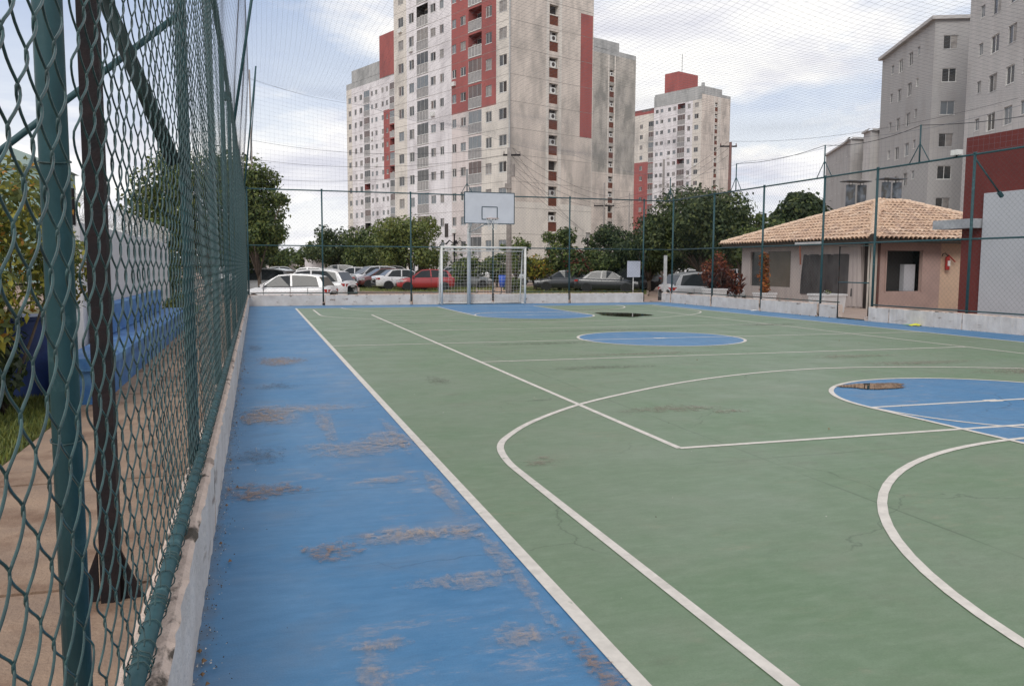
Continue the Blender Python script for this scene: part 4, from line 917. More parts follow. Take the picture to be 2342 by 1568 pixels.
# blue drum and tap stand things
dr = thing('drum', 'dark blue drum standing on the grass beyond the left fence', 'drum', (-2.45, 10.2, -.05))
DB = mat('drum_blue', (.02, .045, .16), (.015, .03, .10), 5, .5); b = MB(); b.tube([(0, 0, z) for z in (0, .02, .3, .31, .34, .35, .6, .61, .64, .65, .84, .86)], .32, DB, 20); b.build('barrel', dr, True)
b = MB(); b.tube([(0, 0, .86), (0, 0, .90)], .335, DB, 20); b.build('lid', dr)
lb = thing('cloth', 'pale blue cloth hanging between the green post and the dark column', 'cloth', (-1.25, 5.9, 0))
b = MB(); vs = [(.05*math.sin(i*.9)+.02*i*.3, .0+.035*i, .45+.62*(1-j/6)+.03*math.sin(i)) for i in range(9) for j in range(7)]; b.add(vs, [(i*7+j, i*7+j+1, (i+1)*7+j+1, (i+1)*7+j) for i in range(8) for j in range(6)], mat('pale_blue_cloth', (.16, .28, .40), (.25, .36, .45), 6, .9)); b.build('fabric', lb, True)
b = MB(); b.tube([(.1, .14, -.05), (.1, .14, 1.1)], .015, DARKM, 6); b.build('stake', lb)
hs = thing('house', 'distant pale green house gable seen through the mesh at the far left', 'house', cw(45, 62)); b = MB()
HG = mat('green_house_wall', (.26, .38, .36), (.22, .33, .31), 1); b.box(-3, 3, 0, 6, 0, 8.6, HG); b.build('wall', hs); b = MB(); b.prism([(-3.3, -.3, 8.6), (3.3, -.3, 8.6), (0, -.3, 9.9)], [(-3.3, 6.3, 8.6), (3.3, 6.3, 8.6), (0, 6.3, 9.9)], mat('house_roof', (.30, .40, .38))); b.build('roof', hs)

# ------------------------------------------------------------------ poles, lamps, wires, sign
PC = mat('pole_concrete', (.30, .27, .25), (.22, .20, .185), 5, .9, .2)
def pole(px, dep, H, label, r=.13, arm=None, m=None, extra=0, cat='utility pole'):
    p_ = cw(px, dep); p_.z = gz(p_.x, p_.y); t = thing('utility_pole', label, cat, p_, -YAW)
    b = MB(); b.tube([(0, 0, -.2), (0, 0, H)], r, m or PC, 10, r2=r*.62); b.build('shaft', t, True)
    if arm:
        b = MB(); w0, w1, z = arm; b.box(w0, w1, -.05, .05, z-.05, z+.05, DARKM); b.build('crossarm', t)
        for x in (w0+.05, (w0+w1)/2+.2, w1-.05): b = MB(); b.tube([(x, 0, z+.05), (x, 0, z+.13), (x, 0, z+.22)], .045, m or PC, 8, r2=.03); b.build('insulator', t)
    if extra: b = MB(); b.tube([(.2, 0, H-1.6), (.2, 0, H-.9)], .14, PC, 10); b.box(-.05, .3, -.04, .04, H-1.2, H-1.1, DARKM); b.box(-.25, .15, -.15, .05, H-2.3, H-2.0, PC); b.build('transformer', t)
    return p_, H
pole(1163, 48, 8.5, 'thick concrete utility pole in front of the corner of the tallest tower', .19, (-.35, .65, 8.1), extra=1)
pole(1378, 70, 8.6, 'thin utility pole with a crossarm beside the dark hedge right of the tallest tower', .10, (-.85, .85, 6.7))
pole(1660, 60, 10.6, 'tall reddish utility pole with a crossarm rising from the big dark tree', .15, (-.75, .45, 10.3), m=mat('reddish_pole', (.20, .10, .085), (.14, .08, .07), 4))
pole(1435, 64, 7.3, 'slim dark pole without a crossarm between the thin pole and the big tree', .07)
pole(1511, 66, 10.1, 'stub of a dark pole top poking out of the big tree crown', .13)
pole(583, 55, 14.3, 'leaning-looking thin pole beside the left fence top, above the left tree', .08)
lp = cw(1342, 62); lp.z = gz(lp.x, lp.y); t = thing('park_lamp', 'small post-top lamp beside the hedge right of the yellow shrubs', 'street lamp', lp, -YAW)
b = MB(); b.tube([(0, 0, 0), (0, 0, 3.8)], .05, DARKM, 8); b.build('post', t); b = MB(); b.box(-.12, .12, -.12, .12, 3.8, 4.15, CURT); b.box(-.16, .16, -.16, .16, 4.15, 4.2, DARKM); b.build('lantern', t)
lp = cw(1039, 63); lp.z = gz(lp.x, lp.y); t = thing('park_lamp', 'dark park lamp with drooping arms left of the basket column', 'street lamp', lp, -YAW)
b = MB(); b.tube([(0, 0, 0), (0, 0, 4.1)], .06, DARKM, 8); b.build('post', t); b = MB()
for a in range(5): s_ = math.cos(a*1.26); c1 = math.sin(a*1.26); b.tube([(0, 0, 3.3), (.45*s_, .45*c1, 3.6), (.8*s_, .8*c1, 3.3)], .03, DARKM, 6)
b.build('arm', t)
WIREM = mat('black_cable', (.04, .04, .045), rough=.6)
wires = thing('power_lines', 'sagging black power lines crossing in front of the towers', 'cables', (0, 0, 0))
def sag(p0, p1, s_, r=.009):
    b = MB(); n = 14; b.tube([(p0[0]+(p1[0]-p0[0])*i/n, p0[1]+(p1[1]-p0[1])*i/n, p0[2]+(p1[2]-p0[2])*i/n-s_*4*(i/n)*(1-i/n)) for i in range(n+1)], r, WIREM, 4, False); b.build('cable', wires)
def pz(px, dep, z): v = cw(px, dep); return (v.x, v.y, z)
A_ = [pz(1170, 48, z) for z in (8.1, 7.6, 7.1, 6.6, 6.2)]; B_ = [pz(1378, 70, z) for z in (6.9, 6.5, 6.2, 5.9, 5.6)]
for i in range(4): sag(A_[i], pz(1310+8*i, 62, 4.6-.2*i), .25, .009)
sag(pz(1660, 60, 10.3), pz(2300, 40, 9.4), .6, .008)
for i in range(4): sag(A_[i], (B_[i][0]+1, B_[i][1]+1, B_[i][2]+.4), .5)
for i in range(3): sag(pz(1163, 48, 8.1-.4*i), pz(583, 55, 9.5-1.2*i), .6); sag(B_[i], pz(1655, 60, 10.3-.5*i), .9); pass
sag((15.52, 20.2, 4.85), (15.52, 16.65, 4.85), .15, .008); sag((15.52, 20.2, 4.85), (15.52, 24.75, 4.86), .12, .008); sag((15.52, 16.65, 4.85), (15.52, 9, 4.9), .3, .008)
t = thing('sign_board', 'blank white sign board on a thin post outside the far fence', 'sign', (14.4, 30.2, -.4)); b = MB(); b.box(-.28, .28, -.015, .015, 1.38, 2.02, mat('sign_white', (.52, .54, .62), (.46, .48, .56), 3)); b.build('board', t); b = MB(); b.tube([(0, .03, 0), (0, .03, 2.0)], .018, WHITE, 6); b.build('post', t)
bn = cw(1148, 52); bn.z = gz(bn.x, bn.y); t = thing('litter_bin', 'bright blue litter bin on the lawn behind the goal', 'bin', bn); BB = mat('bin_blue', (.03, .10, .48), (.03, .08, .38), 5, .4); b = MB(); b.tube([(0, 0, .45), (0, 0, 1.2)], .18, BB, 12, r2=.24); b.build('bucket', t, True); b = MB(); b.tube([(0, .2, 0), (0, .2, 1.1)], .03, DARKM, 6); b.build('post', t)
t = thing('marker_disc', 'flattened yellow plastic piece lying on the blue strip under the right wall', 'litter', (15.28, 16.25, ZL+.06)); b = MB(); n = 18
vs = [(0, 0, .05)]+[(.18*(1+.2*math.sin(3*a))*math.cos(a), .10*math.sin(a)+.02*math.sin(4*a), .0+.01*math.sin(5*a)) for a in np.linspace(0, 2*math.pi, n, endpoint=False)]
b.add(vs, [(0, k+1, (k+1) % n+1) for k in range(n)], mat('yellow_plastic', (.72, .70, .04), (.6, .62, .05), 9, .4)); o = b.build('cap', t); t.location = (15.28, 16.25, .005+.0)
b = MB(); b.add([(-.12, .32, 0), (.05, .3, .01), (.03, .12, .015), (-.1, .14, 0)], [(0, 1, 2, 3)], mat('green_plastic', (.25, .5, .2), rough=.4)); b.build('flap', t); t.location.z = ZL+.01
t = thing('paper_scrap', 'tiny white paper scrap on the blue strip near the second right post', 'litter', (15.2, 23.0, ZL+.005)); b = MB(); b.add([(-.1, -.05, 0), (.09, -.06, .01), (.11, .05, .03), (-.08, .06, .005), (0, 0, .035)], [(0, 1, 4), (1, 2, 4), (2, 3, 4), (3, 0, 4)], WHITE); b.build('scrap', t)
#==PART3==

# ------------------------------------------------------------------ plants
def leafmat(name, c, tr=.32):
    m = bpy.data.materials.new(name); m.use_nodes = True; n = m.node_tree.nodes; l = m.node_tree.links; b = n['Principled BSDF']
    b.inputs['Roughness'].default_value = .55; b.inputs['Specular IOR Level'].default_value = .35
    pos = n.new('ShaderNodeNewGeometry'); t = n.new('ShaderNodeTexNoise'); t.inputs['Scale'].default_value = 1.3; t.inputs['Detail'].default_value = 3; l.new(pos.outputs['Position'], t.inputs['Vector'])
    x = n.new('ShaderNodeMix'); x.data_type = 'RGBA'; r = n.new('ShaderNodeMapRange'); r.inputs[1].default_value = .35; r.inputs[2].default_value = .65; l.new(t.outputs['Fac'], r.inputs[0]); l.new(r.outputs[0], x.inputs[0])
    x.inputs[6].default_value = (*[q*.7 for q in c], 1); x.inputs[7].default_value = (*[min(q*1.25, 1) for q in c], 1); l.new(x.outputs[2], b.inputs['Base Color'])
    tl = n.new('ShaderNodeBsdfTranslucent'); l.new(x.outputs[2], tl.inputs[0]); ms = n.new('ShaderNodeMixShader'); ms.inputs[0].default_value = tr
    l.new(b.outputs[0], ms.inputs[1]); l.new(tl.outputs[0], ms.inputs[2]); l.new(ms.outputs[0], n['Material Output'].inputs[0]); return m
LG = [leafmat('leaf_dark', (.050, .080, .024)), leafmat('leaf_mid', (.095, .130, .036)), leafmat('leaf_light', (.19, .22, .065))]
LD_ = [leafmat('leaf_deep', (.032, .052, .020)), leafmat('leaf_deep_mid', (.062, .088, .030)), leafmat('leaf_deep_light', (.125, .150, .050))]
LY = [leafmat('leaf_olive', (.16, .17, .035)), leafmat('leaf_yellow', (.46, .42, .07)), leafmat('leaf_orange', (.48, .24, .05))]
LR = [leafmat('leaf_maroon', (.07, .022, .02)), leafmat('leaf_red_brown', (.16, .04, .025)), leafmat('leaf_orange_red', (.26, .08, .032))]
LO = [leafmat('leaf_rust', (.22, .07, .025)), leafmat('leaf_tangerine', (.42, .15, .04)), leafmat('leaf_bronze_green', (.12, .12, .04))]
BARK = mat('bark', (.12, .09, .07), (.07, .055, .045), 8, .95, .6)
def leaves(name, parent, blobs, n, size, mats, wts=(5, 4, 2), asp=.55, droop=0., shell=.55, seed=1):
    """blobs: list of (centre, radius xyz); n leaves spread through the outer part of each"""
    g = np.random.default_rng(seed); vol = np.array([(r[0]*r[1]*r[2])**(2/3) for c, r in blobs]); cnt = np.maximum(8, (n*vol/vol.sum()).astype(int)); P, Nn = [], []
    for (c, r), k in zip(blobs, cnt):
        d = g.normal(size=(k, 3)); d /= np.linalg.norm(d, axis=1)[:, None]; rr = shell+(1-shell)*g.random(k)**.6; st_ = g.random(k) < .10; rr = np.where(st_, rr*1.18, rr)
        rr *= 1+.10*np.sin(d[:, 0]*5+c[0])*np.cos(d[:, 2]*6+c[1])
        P.append(np.array(c)+d*rr[:, None]*np.array(r)); Nn.append(d+g.normal(size=(k, 3))*.55+np.array([0, 0, .35]))
    P = np.concatenate(P); Nn = np.concatenate(Nn); Nn /= np.linalg.norm(Nn, axis=1)[:, None]; k = len(P)
    a = np.cross(Nn, g.normal(size=(k, 3))); a /= np.linalg.norm(a, axis=1)[:, None]; bb = np.cross(Nn, a)
    s = size*(.6+.8*g.random(k))[:, None]; tip = a*s; w = bb*s*asp*.5
    dz = np.zeros((k, 3)); dz[:, 2] = -s[:, 0]*(.15+droop)
    V_ = np.stack([P-tip*.5, P+w, P+tip*.5+dz, P-w], 1).reshape(-1, 3)
    me = bpy.data.meshes.new(name); me.vertices.add(4*k); me.vertices.foreach_set('co', V_.ravel().astype(np.float32)); me.loops.add(4*k); me.loops.foreach_set('vertex_index', np.arange(4*k, dtype=np.int32))
    me.polygons.add(k); me.polygons.foreach_set('loop_start', np.arange(0, 4*k, 4, dtype=np.int32)); me.polygons.foreach_set('loop_total', np.full(k, 4, dtype=np.int32))
    mi = g.choice(len(mats), k, p=np.array(wts)/sum(wts)); me.polygons.foreach_set('material_index', mi.astype(np.int32))
    for m_ in mats: me.materials.append(m_)
    me.update(calc_edges=True); return link(name, me, parent, kind='stuff') if parent is None else link(name, me, parent)
def tree(label, px, dep, H, cr, base=.3, n=6000, size=.28, mats=LG, wts=(5, 4, 2), nb=16, seed=1, group=None, trunk=.16, squash=1., cat='tree', kind='tree', pos=None, shape='round', shell=.45, asp=.55, sub=None):
    p_ = pos or cw(px, dep); z0 = gz(p_.x, p_.y) if pos is None else p_.z; t = thing(kind, label, cat, (p_.x, p_.y, z0), -YAW, group)
    g = random.Random(seed); hb = H*base; ch = (H-hb)/2; cz = hb+ch; blobs = []
    for i in range(nb):
        a = g.random()*6.283; u = g.uniform(-.85, .8); rr = math.sqrt(max(0, 1-u*u))*g.uniform(.35, .92); w = 1.
        if shape == 'cone': w = 1-.55*(u+1)/2
        if shape == 'dome': w = 1 if u < .2 else 1-.3*(u-.2)
        q = g.uniform(.20, .43); blobs.append(((rr*cr*w*math.cos(a), rr*cr*squash*w*math.sin(a), cz+u*ch*.72), (cr*q, cr*q*squash, min(ch*.55, cr*q*.85))))
    blobs.append(((0, 0, cz), (cr*.62, cr*.62*squash, ch*.75)))
    b = MB(); b.tube([(0, 0, -.3), (.05, .02, hb*.6), (-.04, 0, hb+ch*.5), (.02, 0, hb+ch*1.2)], trunk, BARK, 8, r2=trunk*.3)
    b.build('trunk', t, True)
    for c, r in blobs[:min(nb, 9)]:
        b = MB(); b.tube([(0, 0, hb*.75+g.random()*.3), (c[0]*.45, c[1]*.45, (hb+c[2])/2), c], trunk*.42, BARK, 6, r2=trunk*.12); b.build('limb', t, True)
    leaves('crown', t, blobs, n, size, mats, wts, shell=shell, seed=seed, asp=asp); return t
tree('big leafy tree with a ragged crown rising behind the left fence', 475, 42, 8.2, 4.1, .14, 19000, .22, LG, (5, 5, 3), 30, 2, trunk=.22, shell=.35)
tree('smaller tree against the right side of the big left tree, beside the fence', 592, 40, 7.4, 1.75, .2, 8500, .17, LG, (4, 5, 4), 13, 5, trunk=.12, shell=.3)
tree('dark bush with a low crown at the foot of the big left tree', 575, 44, 3.6, 1.7, .1, 3800, .22, LD_, (6, 3, 1), 10, 11, shell=.4)
tree('dark rounded tree at the left end of the row in front of the far-left tower', 775, 86, 6.1, 3.5, .12, 5200, .32, LD_, (5, 4, 2), 14, 7)
tree('low olive-green tree sloping down to the left at the very end of the row', 712, 92, 4.3, 2.8, .08, 3600, .34, LG, (4, 4, 1), 11, 8)
tree('mid-sized green tree between the dark rounded tree and the pale bushy one', 850, 80, 6.0, 3.3, .12, 5200, .3, LG, (4, 4, 2), 13, 9)
tree('broad bushy yellow-green tree in front of the white part of the tallest tower', 940, 70, 6.5, 3.5, .12, 11000, .25, [LG[1], LG[2], LY[0]], (4, 5, 2), 18, 10)
tree('tiny distant tree low behind the white cars on the left', 632, 120, 3.9, 2.6, .1, 2200, .4, LG, (5, 3, 1), 9, 12)
tree('pale open shrub with lifted branches right of the basket column', 1180, 58, 4.3, 1.4, .15, 1500, .24, LG, (3, 4, 5), 8, 13, cat='shrub', kind='shrub', shell=.2)
tree('yellowish shrub directly below the stained wall of the tallest tower', 1222, 60, 2.9, 1.5, .08, 2300, .24, LY, (6, 3, 1), 9, 14, cat='shrub', kind='shrub', shell=.3)
tree('taller green shrub with upright tips under the tower niches', 1278, 60, 4.9, 1.8, .1, 3000, .26, LG, (4, 4, 3), 10, 15, cat='shrub', kind='shrub', shell=.25)
tree('spreading shrub with reddish lower leaves left of the post-top lamp', 1316, 59, 3.3, 1.4, .08, 2400, .24, [LG[0], LG[1], LR[1]], (4, 4, 2), 9, 16, cat='shrub', kind='shrub', shell=.3)
tree('dark low hedge tree behind the thin utility pole', 1405, 64, 5.3, 2.5, .05, 5200, .24, LD_, (6, 4, 1), 14, 17)
tree('dark low hedge tree touching the big tree at its left', 1452, 62, 4.3, 2.0, .05, 4200, .24, LD_, (6, 3, 1), 12, 18)
tree('leafy bush between the basket column and the concrete pole', 1135, 64, 3.0, 1.5, .05, 2600, .22, LG, (4, 4, 3), 10, 71, cat='shrub', kind='shrub', shell=.3)
tree('dense green bush right of the reddish-leaved shrub', 1362, 61, 3.5, 1.7, .05, 3200, .22, LG, (5, 4, 2), 11, 72, cat='shrub', kind='shrub', shell=.3)
tree('rounded dark tree filling the gap left of the huge dark one', 1482, 58, 5.3, 2.0, .12, 5200, .22, LD_, (6, 4, 2), 13, 73)
tree('olive tree between the pale bushy tree and the dark rounded one', 893, 76, 5.6, 2.6, .1, 5200, .26, LG, (4, 4, 3), 13, 74)
tree('low green bush on the lawn behind the goal, left of the blue bin', 1075, 62, 2.6, 1.7, .05, 2800, .22, LG, (4, 4, 2), 10, 19, cat='shrub', kind='shrub')
tree('small round bush on the lawn behind the goal, right of the blue bin', 1170, 54, 1.2, .7, .02, 1200, .14, LG, (4, 4, 3), 7, 20, cat='shrub', kind='shrub')
tree('huge dark dense tree spreading over the cars right of the goal', 1600, 51, 7.0, 3.75, .24, 17000, .24, LD_, (6, 5, 3), 34, 21, trunk=.25, shape='dome', shell=.4)
tree('left-hand lower part of the dark canopy, a shorter tree beside the huge one', 1525, 54, 5.4, 2.2, .2, 6500, .24, LD_, (6, 4, 2), 14, 22, trunk=.15)
tree('right-hand lighter tree at the edge of the huge dark one', 1695, 49, 5.8, 1.6, .2, 4600, .24, LG, (4, 4, 2), 12, 23)
tree('layered broad-leaved tree behind the kiosk roof', 1835, 72, 8.4, 3.7, .32, 8500, .38, LD_, (5, 4, 2), 15, 24, shape='cone', asp=.8)
tree('low layered tree with bright leaf edges left of the one behind the kiosk roof', 1765, 70, 6.3, 2.2, .3, 3200, .36, LG, (4, 4, 2), 10, 25)
tree('bright green clipped hedge tree below the distant flats', 1912, 68, 6.6, 2.2, .3, 4600, .25, LG, (3, 4, 3), 12, 26)
tree('slim bush glimpsed under the left eave of the kiosk', 1690, 58, 3.0, 1.6, .1, 2600, .24, LG, (4, 4, 3), 9, 27, cat='shrub', kind='shrub')
# croton bush close behind the mesh, cordyline, ground shrubs
def near_bush(label, p, blobs, n, size, mats, wts, seed, kind='shrub'):
    t = thing(kind, label, 'shrub', p); b = MB()
    g = random.Random(seed)
    for c, r in blobs: b = MB(); b.tube([(g.uniform(-.1, .1), g.uniform(-.1, .1), -.1), (c[0]*.5, c[1]*.5, c[2]*.5), c], .022, BARK, 6, r2=.008); b.build('stem', t, True)
    leaves('foliage', t, blobs, n, size, mats, wts, shell=.25, seed=seed, asp=.45); return t
near_bush('yellow and green croton bush with orange leaves beyond the near mesh at the left edge', (-2.35, 9.0, -.05), [((-.5, -.7, 1.9), (.6, .6, .55)), ((.1, .2, 2.0), (.55, .7, .5)), ((-.6, .7, 1.7), (.6, .6, .5)), ((-.2, -.4, 1.35), (.6, .7, .5)), ((.3, .9, 1.4), (.4, .5, .5)), ((-.9, 0, 1.3), (.5, .5, .5)), ((.05, -.9, 1.1), (.35, .4, .5))], 10500, .085, [LY[0], LY[1], LY[2], LG[1], LG[2]], (3, 3, 1, 3, 3), 31)
near_bush('tall green bush behind the croton at the left edge of the picture', (-3.9, 9.6, -.05), [((-.4, -.6, 1.3), (.8, .8, 1.1)), ((.2, .6, 1.2), (.7, .7, .9)), ((-.9, .4, .6), (.7, .7, .6))], 7000, .09, LG, (4, 4, 3), 32)
near_bush('dark shrub low between the drum and the near mesh', (-2.55, 8.5, -.05), [((-.2, -.3, .55), (.45, .5, .5)), ((.1, .4, .5), (.35, .4, .45))], 1700, .11, LD_, (6, 3, 1), 33)
near_bush('clump of dark foliage at the far end of the bench', (-2.6, 24.5, -.05), [((0, 0, .9), (.8, 1.6, .9)), ((-.3, 1.8, 1.2), (.8, 1.2, 1.1)), ((.4, -.5, .5), (.5, 1, .5))], 3000, .16, LD_, (5, 4, 1), 34)
near_bush('low yellow-green bush on the verge past the bench', (-1.9, 21.5, -.05), [((0, 0, .35), (.35, 1.2, .35)), ((-.1, 1.4, .3), (.3, .8, .3))], 1500, .12, [LY[0], LG[1], LG[2]], (2, 4, 3), 35)
def cordyline(label, p, H, n, mats, seed, stems=5, ln_=.6):
    t = thing('cordyline', label, 'plant', p); g = random.Random(seed)
    for s_ in range(stems):
        a = g.random()*6.28; bx, by = .25*math.cos(a), .25*math.sin(a); h = H*g.uniform(.45, 1)
        b = MB(); b.tube([(bx*.4, by*.4, 0), (bx, by, h*.8)], .02, BARK, 5); b.build('stem', t)
        b = MB()
        for k in range(n):
            az = g.random()*6.28; z = h*g.uniform(.35, 1); el = g.uniform(.1, 1.2); L_ = ln_*g.uniform(.6, 1.1); w = .045
            d = Vector((math.cos(az)*math.cos(el), math.sin(az)*math.cos(el), math.sin(el))); sd_ = Vector((-math.sin(az), math.cos(az), 0)); o_ = Vector((bx, by, z*.85))
            p1 = o_+d*L_*.5; p2 = o_+d*L_+Vector((0, 0, -.25*L_)); b.add([o_-sd_*w*.3, o_+sd_*w*.3, p1+sd_*w, p1-sd_*w, p2], [(0, 1, 2, 3), (3, 2, 4)], g.choice(mats))
        b.build('leaf_tuft', t)
cordyline('dark maroon long-leaved plant in front of the silver car by the kiosk', (17.2, 28.6, 0), 1.55, 34, [LR[0], LR[0], LR[1]], 41, 7)
cordyline('rust-red long-leaved plant beside the dark maroon one, nearer the kiosk', (18.3, 28.9, 0), 1.5, 26, [LR[0], LR[1], LR[2]], 42, 5)
t = near_bush('tall orange-red leafy shrub behind the maroon plant', (18.0, 29.8, 0), [((0, 0, 1.5), (.35, .35, .5)), ((.4, .1, 1.1), (.35, .35, .5)), ((.2, -.1, .6), (.35, .35, .5)), ((-.3, .3, 1.2), (.35, .35, .5))], 2200, .12, LR, (2, 3, 4), 43)
POTM = mat('white_planter', (.66, .66, .66), (.58, .58, .58), 4, .7)
def pot(label, p, w, h, foliage=None):
    t = thing('planter', label, 'planter', p, rad(3)); b = MB(); x = w/2; y = w/2*.85
    vs = [(sx*x*k, sy*y*k, z) for z, k in ((0, .88), (h-.06, .97), (h-.06, 1.04), (h, 1.04), (h, .9), (h-.07, .88)) for sx, sy in ((-1, -1), (1, -1), (1, 1), (-1, 1))]
    fs = [(i*4+j, i*4+(j+1) % 4, (i+1)*4+(j+1) % 4, (i+1)*4+j) for i in range(5) for j in range(4)]; b.add(vs, fs, POTM); b.build('box', t)
    b = MB(); b.add([vs[20+j] for j in range(4)], [(0, 1, 2, 3)], mat('potting_soil', (.06, .045, .035), (.04, .03, .025), 20)); b.build('soil', t)
pot('white square planter at the foot of the maroon plants', (16.7, 27.9, 0), .72, .58); pot('white planter holding the orange column-shaped plant', (16.95, 25.0, 0), .62, .52)
pot('white planter half hidden behind the third right post, below the plastic sheet', (17.15, 21.95, 0), .88, .58)
g_ = near_bush('slender column-shaped plant with orange leaves in a white planter against the kiosk', (16.95, 25.0, .4), [((0, .02*i, .25+.22*i), (.17, .17, .2)) for i in range(6)]+[((-.1, .1, .7), (.2, .1, .1))], 1500, .11, LO, (4, 4, 1), 44, 'potted_plant')
t = near_bush('small sprig of pale flowers in the planter below the plastic sheet', (17.15, 21.95, .5), [((0, 0, .12), (.12, .1, .1))], 60, .06, [LG[2], POTM], (2, 1), 45, 'potted_plant')
# grass blades on the left lawn and lawns in the car park
def grass(name, x0, x1, y0, y1, n, h, z, seed, label, cat='grass'):
    g = np.random.default_rng(seed); P = np.stack([g.uniform(x0, x1, n), g.uniform(y0, y1, n), np.full(n, z)], 1)
    P[:, 2] += np.array([gz(x, y) for x, y in P[:, :2]]) if z == 0 else 0
    a = g.uniform(0, 6.28, n); w = .008*h/.06; L_ = h*g.uniform(.5, 1.3, n); sd_ = np.stack([np.cos(a), np.sin(a), 0*a], 1)*w; up = np.stack([g.normal(0, .35, n)*L_, g.normal(0, .35, n)*L_, L_], 1)
    V_ = np.stack([P-sd_, P+sd_, P+up], 1).reshape(-1, 3); me = bpy.data.meshes.new(name); me.from_pydata(V_.tolist(), [], [(3*i, 3*i+1, 3*i+2) for i in range(n)])
    me.materials.append(LG[1]); me.materials.append(LG[2]); me.materials.append(LY[0]); me.polygons.foreach_set('material_index', g.choice(3, n).astype(np.int32)); me.update(); link(name, me, kind='stuff', label=label, category=cat)
grass('lawn_grass', -4.2, -1.77, 4, 12, 34000, .07, -.035, 51, 'short grass on the verge beyond the left walkway')
grass('verge_grass', -3.5, -1.77, 12, 30, 20000, .10, -.035, 52, 'rougher grass along the foot of the boundary wall')
GL = mat('lot_lawn', (.13, .14, .045), (.19, .16, .07), .8, .95, .5)
def island(px0, px1, d0, d1, label):
    q = [cw(px0, d0), cw(px1, d0), cw(px1, d1), cw(px0, d1)]; b = MB(); b.add([(v.x, v.y, gz(v.x, v.y)+.03) for v in q], [(0, 1, 2, 3)], GL); b.build('lawn_island', kind='structure')
    g = np.random.default_rng(int(px0)); n = 5000; u, v = g.random(n), g.random(n); A, B_, C_, D_ = [np.array(k) for k in q]
    P = (A[None]*(1-u)[:, None]+B_[None]*u[:, None])*(1-v)[:, None]+(D_[None]*(1-u)[:, None]+C_[None]*u[:, None])*v[:, None]; P[:, 2] = [gz(x, y)+.03 for x, y in P[:, :2]]
    a = g.uniform(0, 6.28, n); sd_ = np.stack([np.cos(a), np.sin(a), 0*a], 1)*.02; up = np.stack([g.normal(0, .05, n), g.normal(0, .05, n), g.uniform(.05, .16, n)], 1)
    V_ = np.stack([P-sd_, P+sd_, P+up], 1).reshape(-1, 3); me = bpy.data.meshes.new('tufts'); me.from_pydata(V_.tolist(), [], [(3*i, 3*i+1, 3*i+2) for i in range(n)]); me.materials.append(LG[2]); link('island_grass', me, kind='stuff', label=label, category='grass')
    KB = mat('kerb', (.40, .30, .25), (.30, .24, .2), 5); m_ = MB()
    for a_, c_2 in zip(q, q[1:]+q[:1]):
        d = (c_2-a_).normalized(); n_ = Vector((-d.y, d.x, 0))*.07; N_ = 12
        for i in range(N_):
            s0, s1 = a_+(c_2-a_)*i/N_, a_+(c_2-a_)*(i+1)/N_; z0, z1 = gz(s0.x, s0.y), gz(s1.x, s1.y)
            m_.add([(s0.x-n_.x, s0.y-n_.y, z0+.1), (s1.x-n_.x, s1.y-n_.y, z1+.1), (s1.x+n_.x, s1.y+n_.y, z1+.1), (s0.x+n_.x, s0.y+n_.y, z0+.1), (s0.x-n_.x, s0.y-n_.y, z0-.1), (s1.x-n_.x, s1.y-n_.y, z1-.1), (s1.x+n_.x, s1.y+n_.y, z1-.1), (s0.x+n_.x, s0.y+n_.y, z0-.1)], [(0, 1, 2, 3), (0, 1, 5, 4), (2, 3, 7, 6)], KB)
    m_.build('island_kerb', kind='structure')
island(820, 1090, 53, 66, 'grass strip under the parked red and white cars'); island(1160, 1480, 51, 66, 'grass strip in front of the parked black saloons'); island(1020, 1130, 56, 70, 'grass patch behind the goal, left of the clay path')
b = MB(); q = [cw(1090, 50), cw(1160, 50), cw(1150, 72), cw(1100, 72)]; b.add([(v.x, v.y, gz(v.x, v.y)+.045) for v in q], [(0, 1, 2, 3)], mat('clay_path', (.50, .32, .22), (.42, .28, .20), 1, .95)); b.build('clay_path', kind='structure')

# ------------------------------------------------------------------ cars
TYRE = mat('tyre', (.018, .018, .018), rough=.85); RIM = mat('wheel_rim', (.34, .34, .35), (.25, .25, .26), 6, .35, metal=.6); CGL = mat('car_glass', (.020, .024, .028), (.03, .034, .038), .8, .08, spec=.3)
LAMPR = mat('tail_lamp', (.34, .02, .015), rough=.2); LAMPW = mat('head_lamp', (.45, .46, .48), rough=.1); TRIM = mat('black_trim', (.022, .022, .024), rough=.6); PLATE = mat('number_plate', (.40, .40, .40), rough=.5)
PAINT = {}
def paint(k):
    c = dict(white=(.66, .66, .67), silver=(.40, .41, .42), red=(.34, .025, .03), maroon=(.12, .03, .03), black=(.018, .02, .024), grey=(.16, .17, .18), dark=(.05, .055, .065))[k]
    if k not in PAINT:
        m = mat('car_paint_'+k, c, tuple(q*.9 for q in c), 2, .28, spec=.6); m.node_tree.nodes['Principled BSDF'].inputs['Coat Weight'].default_value = .6; m.node_tree.nodes['Principled BSDF'].inputs['Coat Roughness'].default_value = .06; PAINT[k] = m
    return PAINT[k]
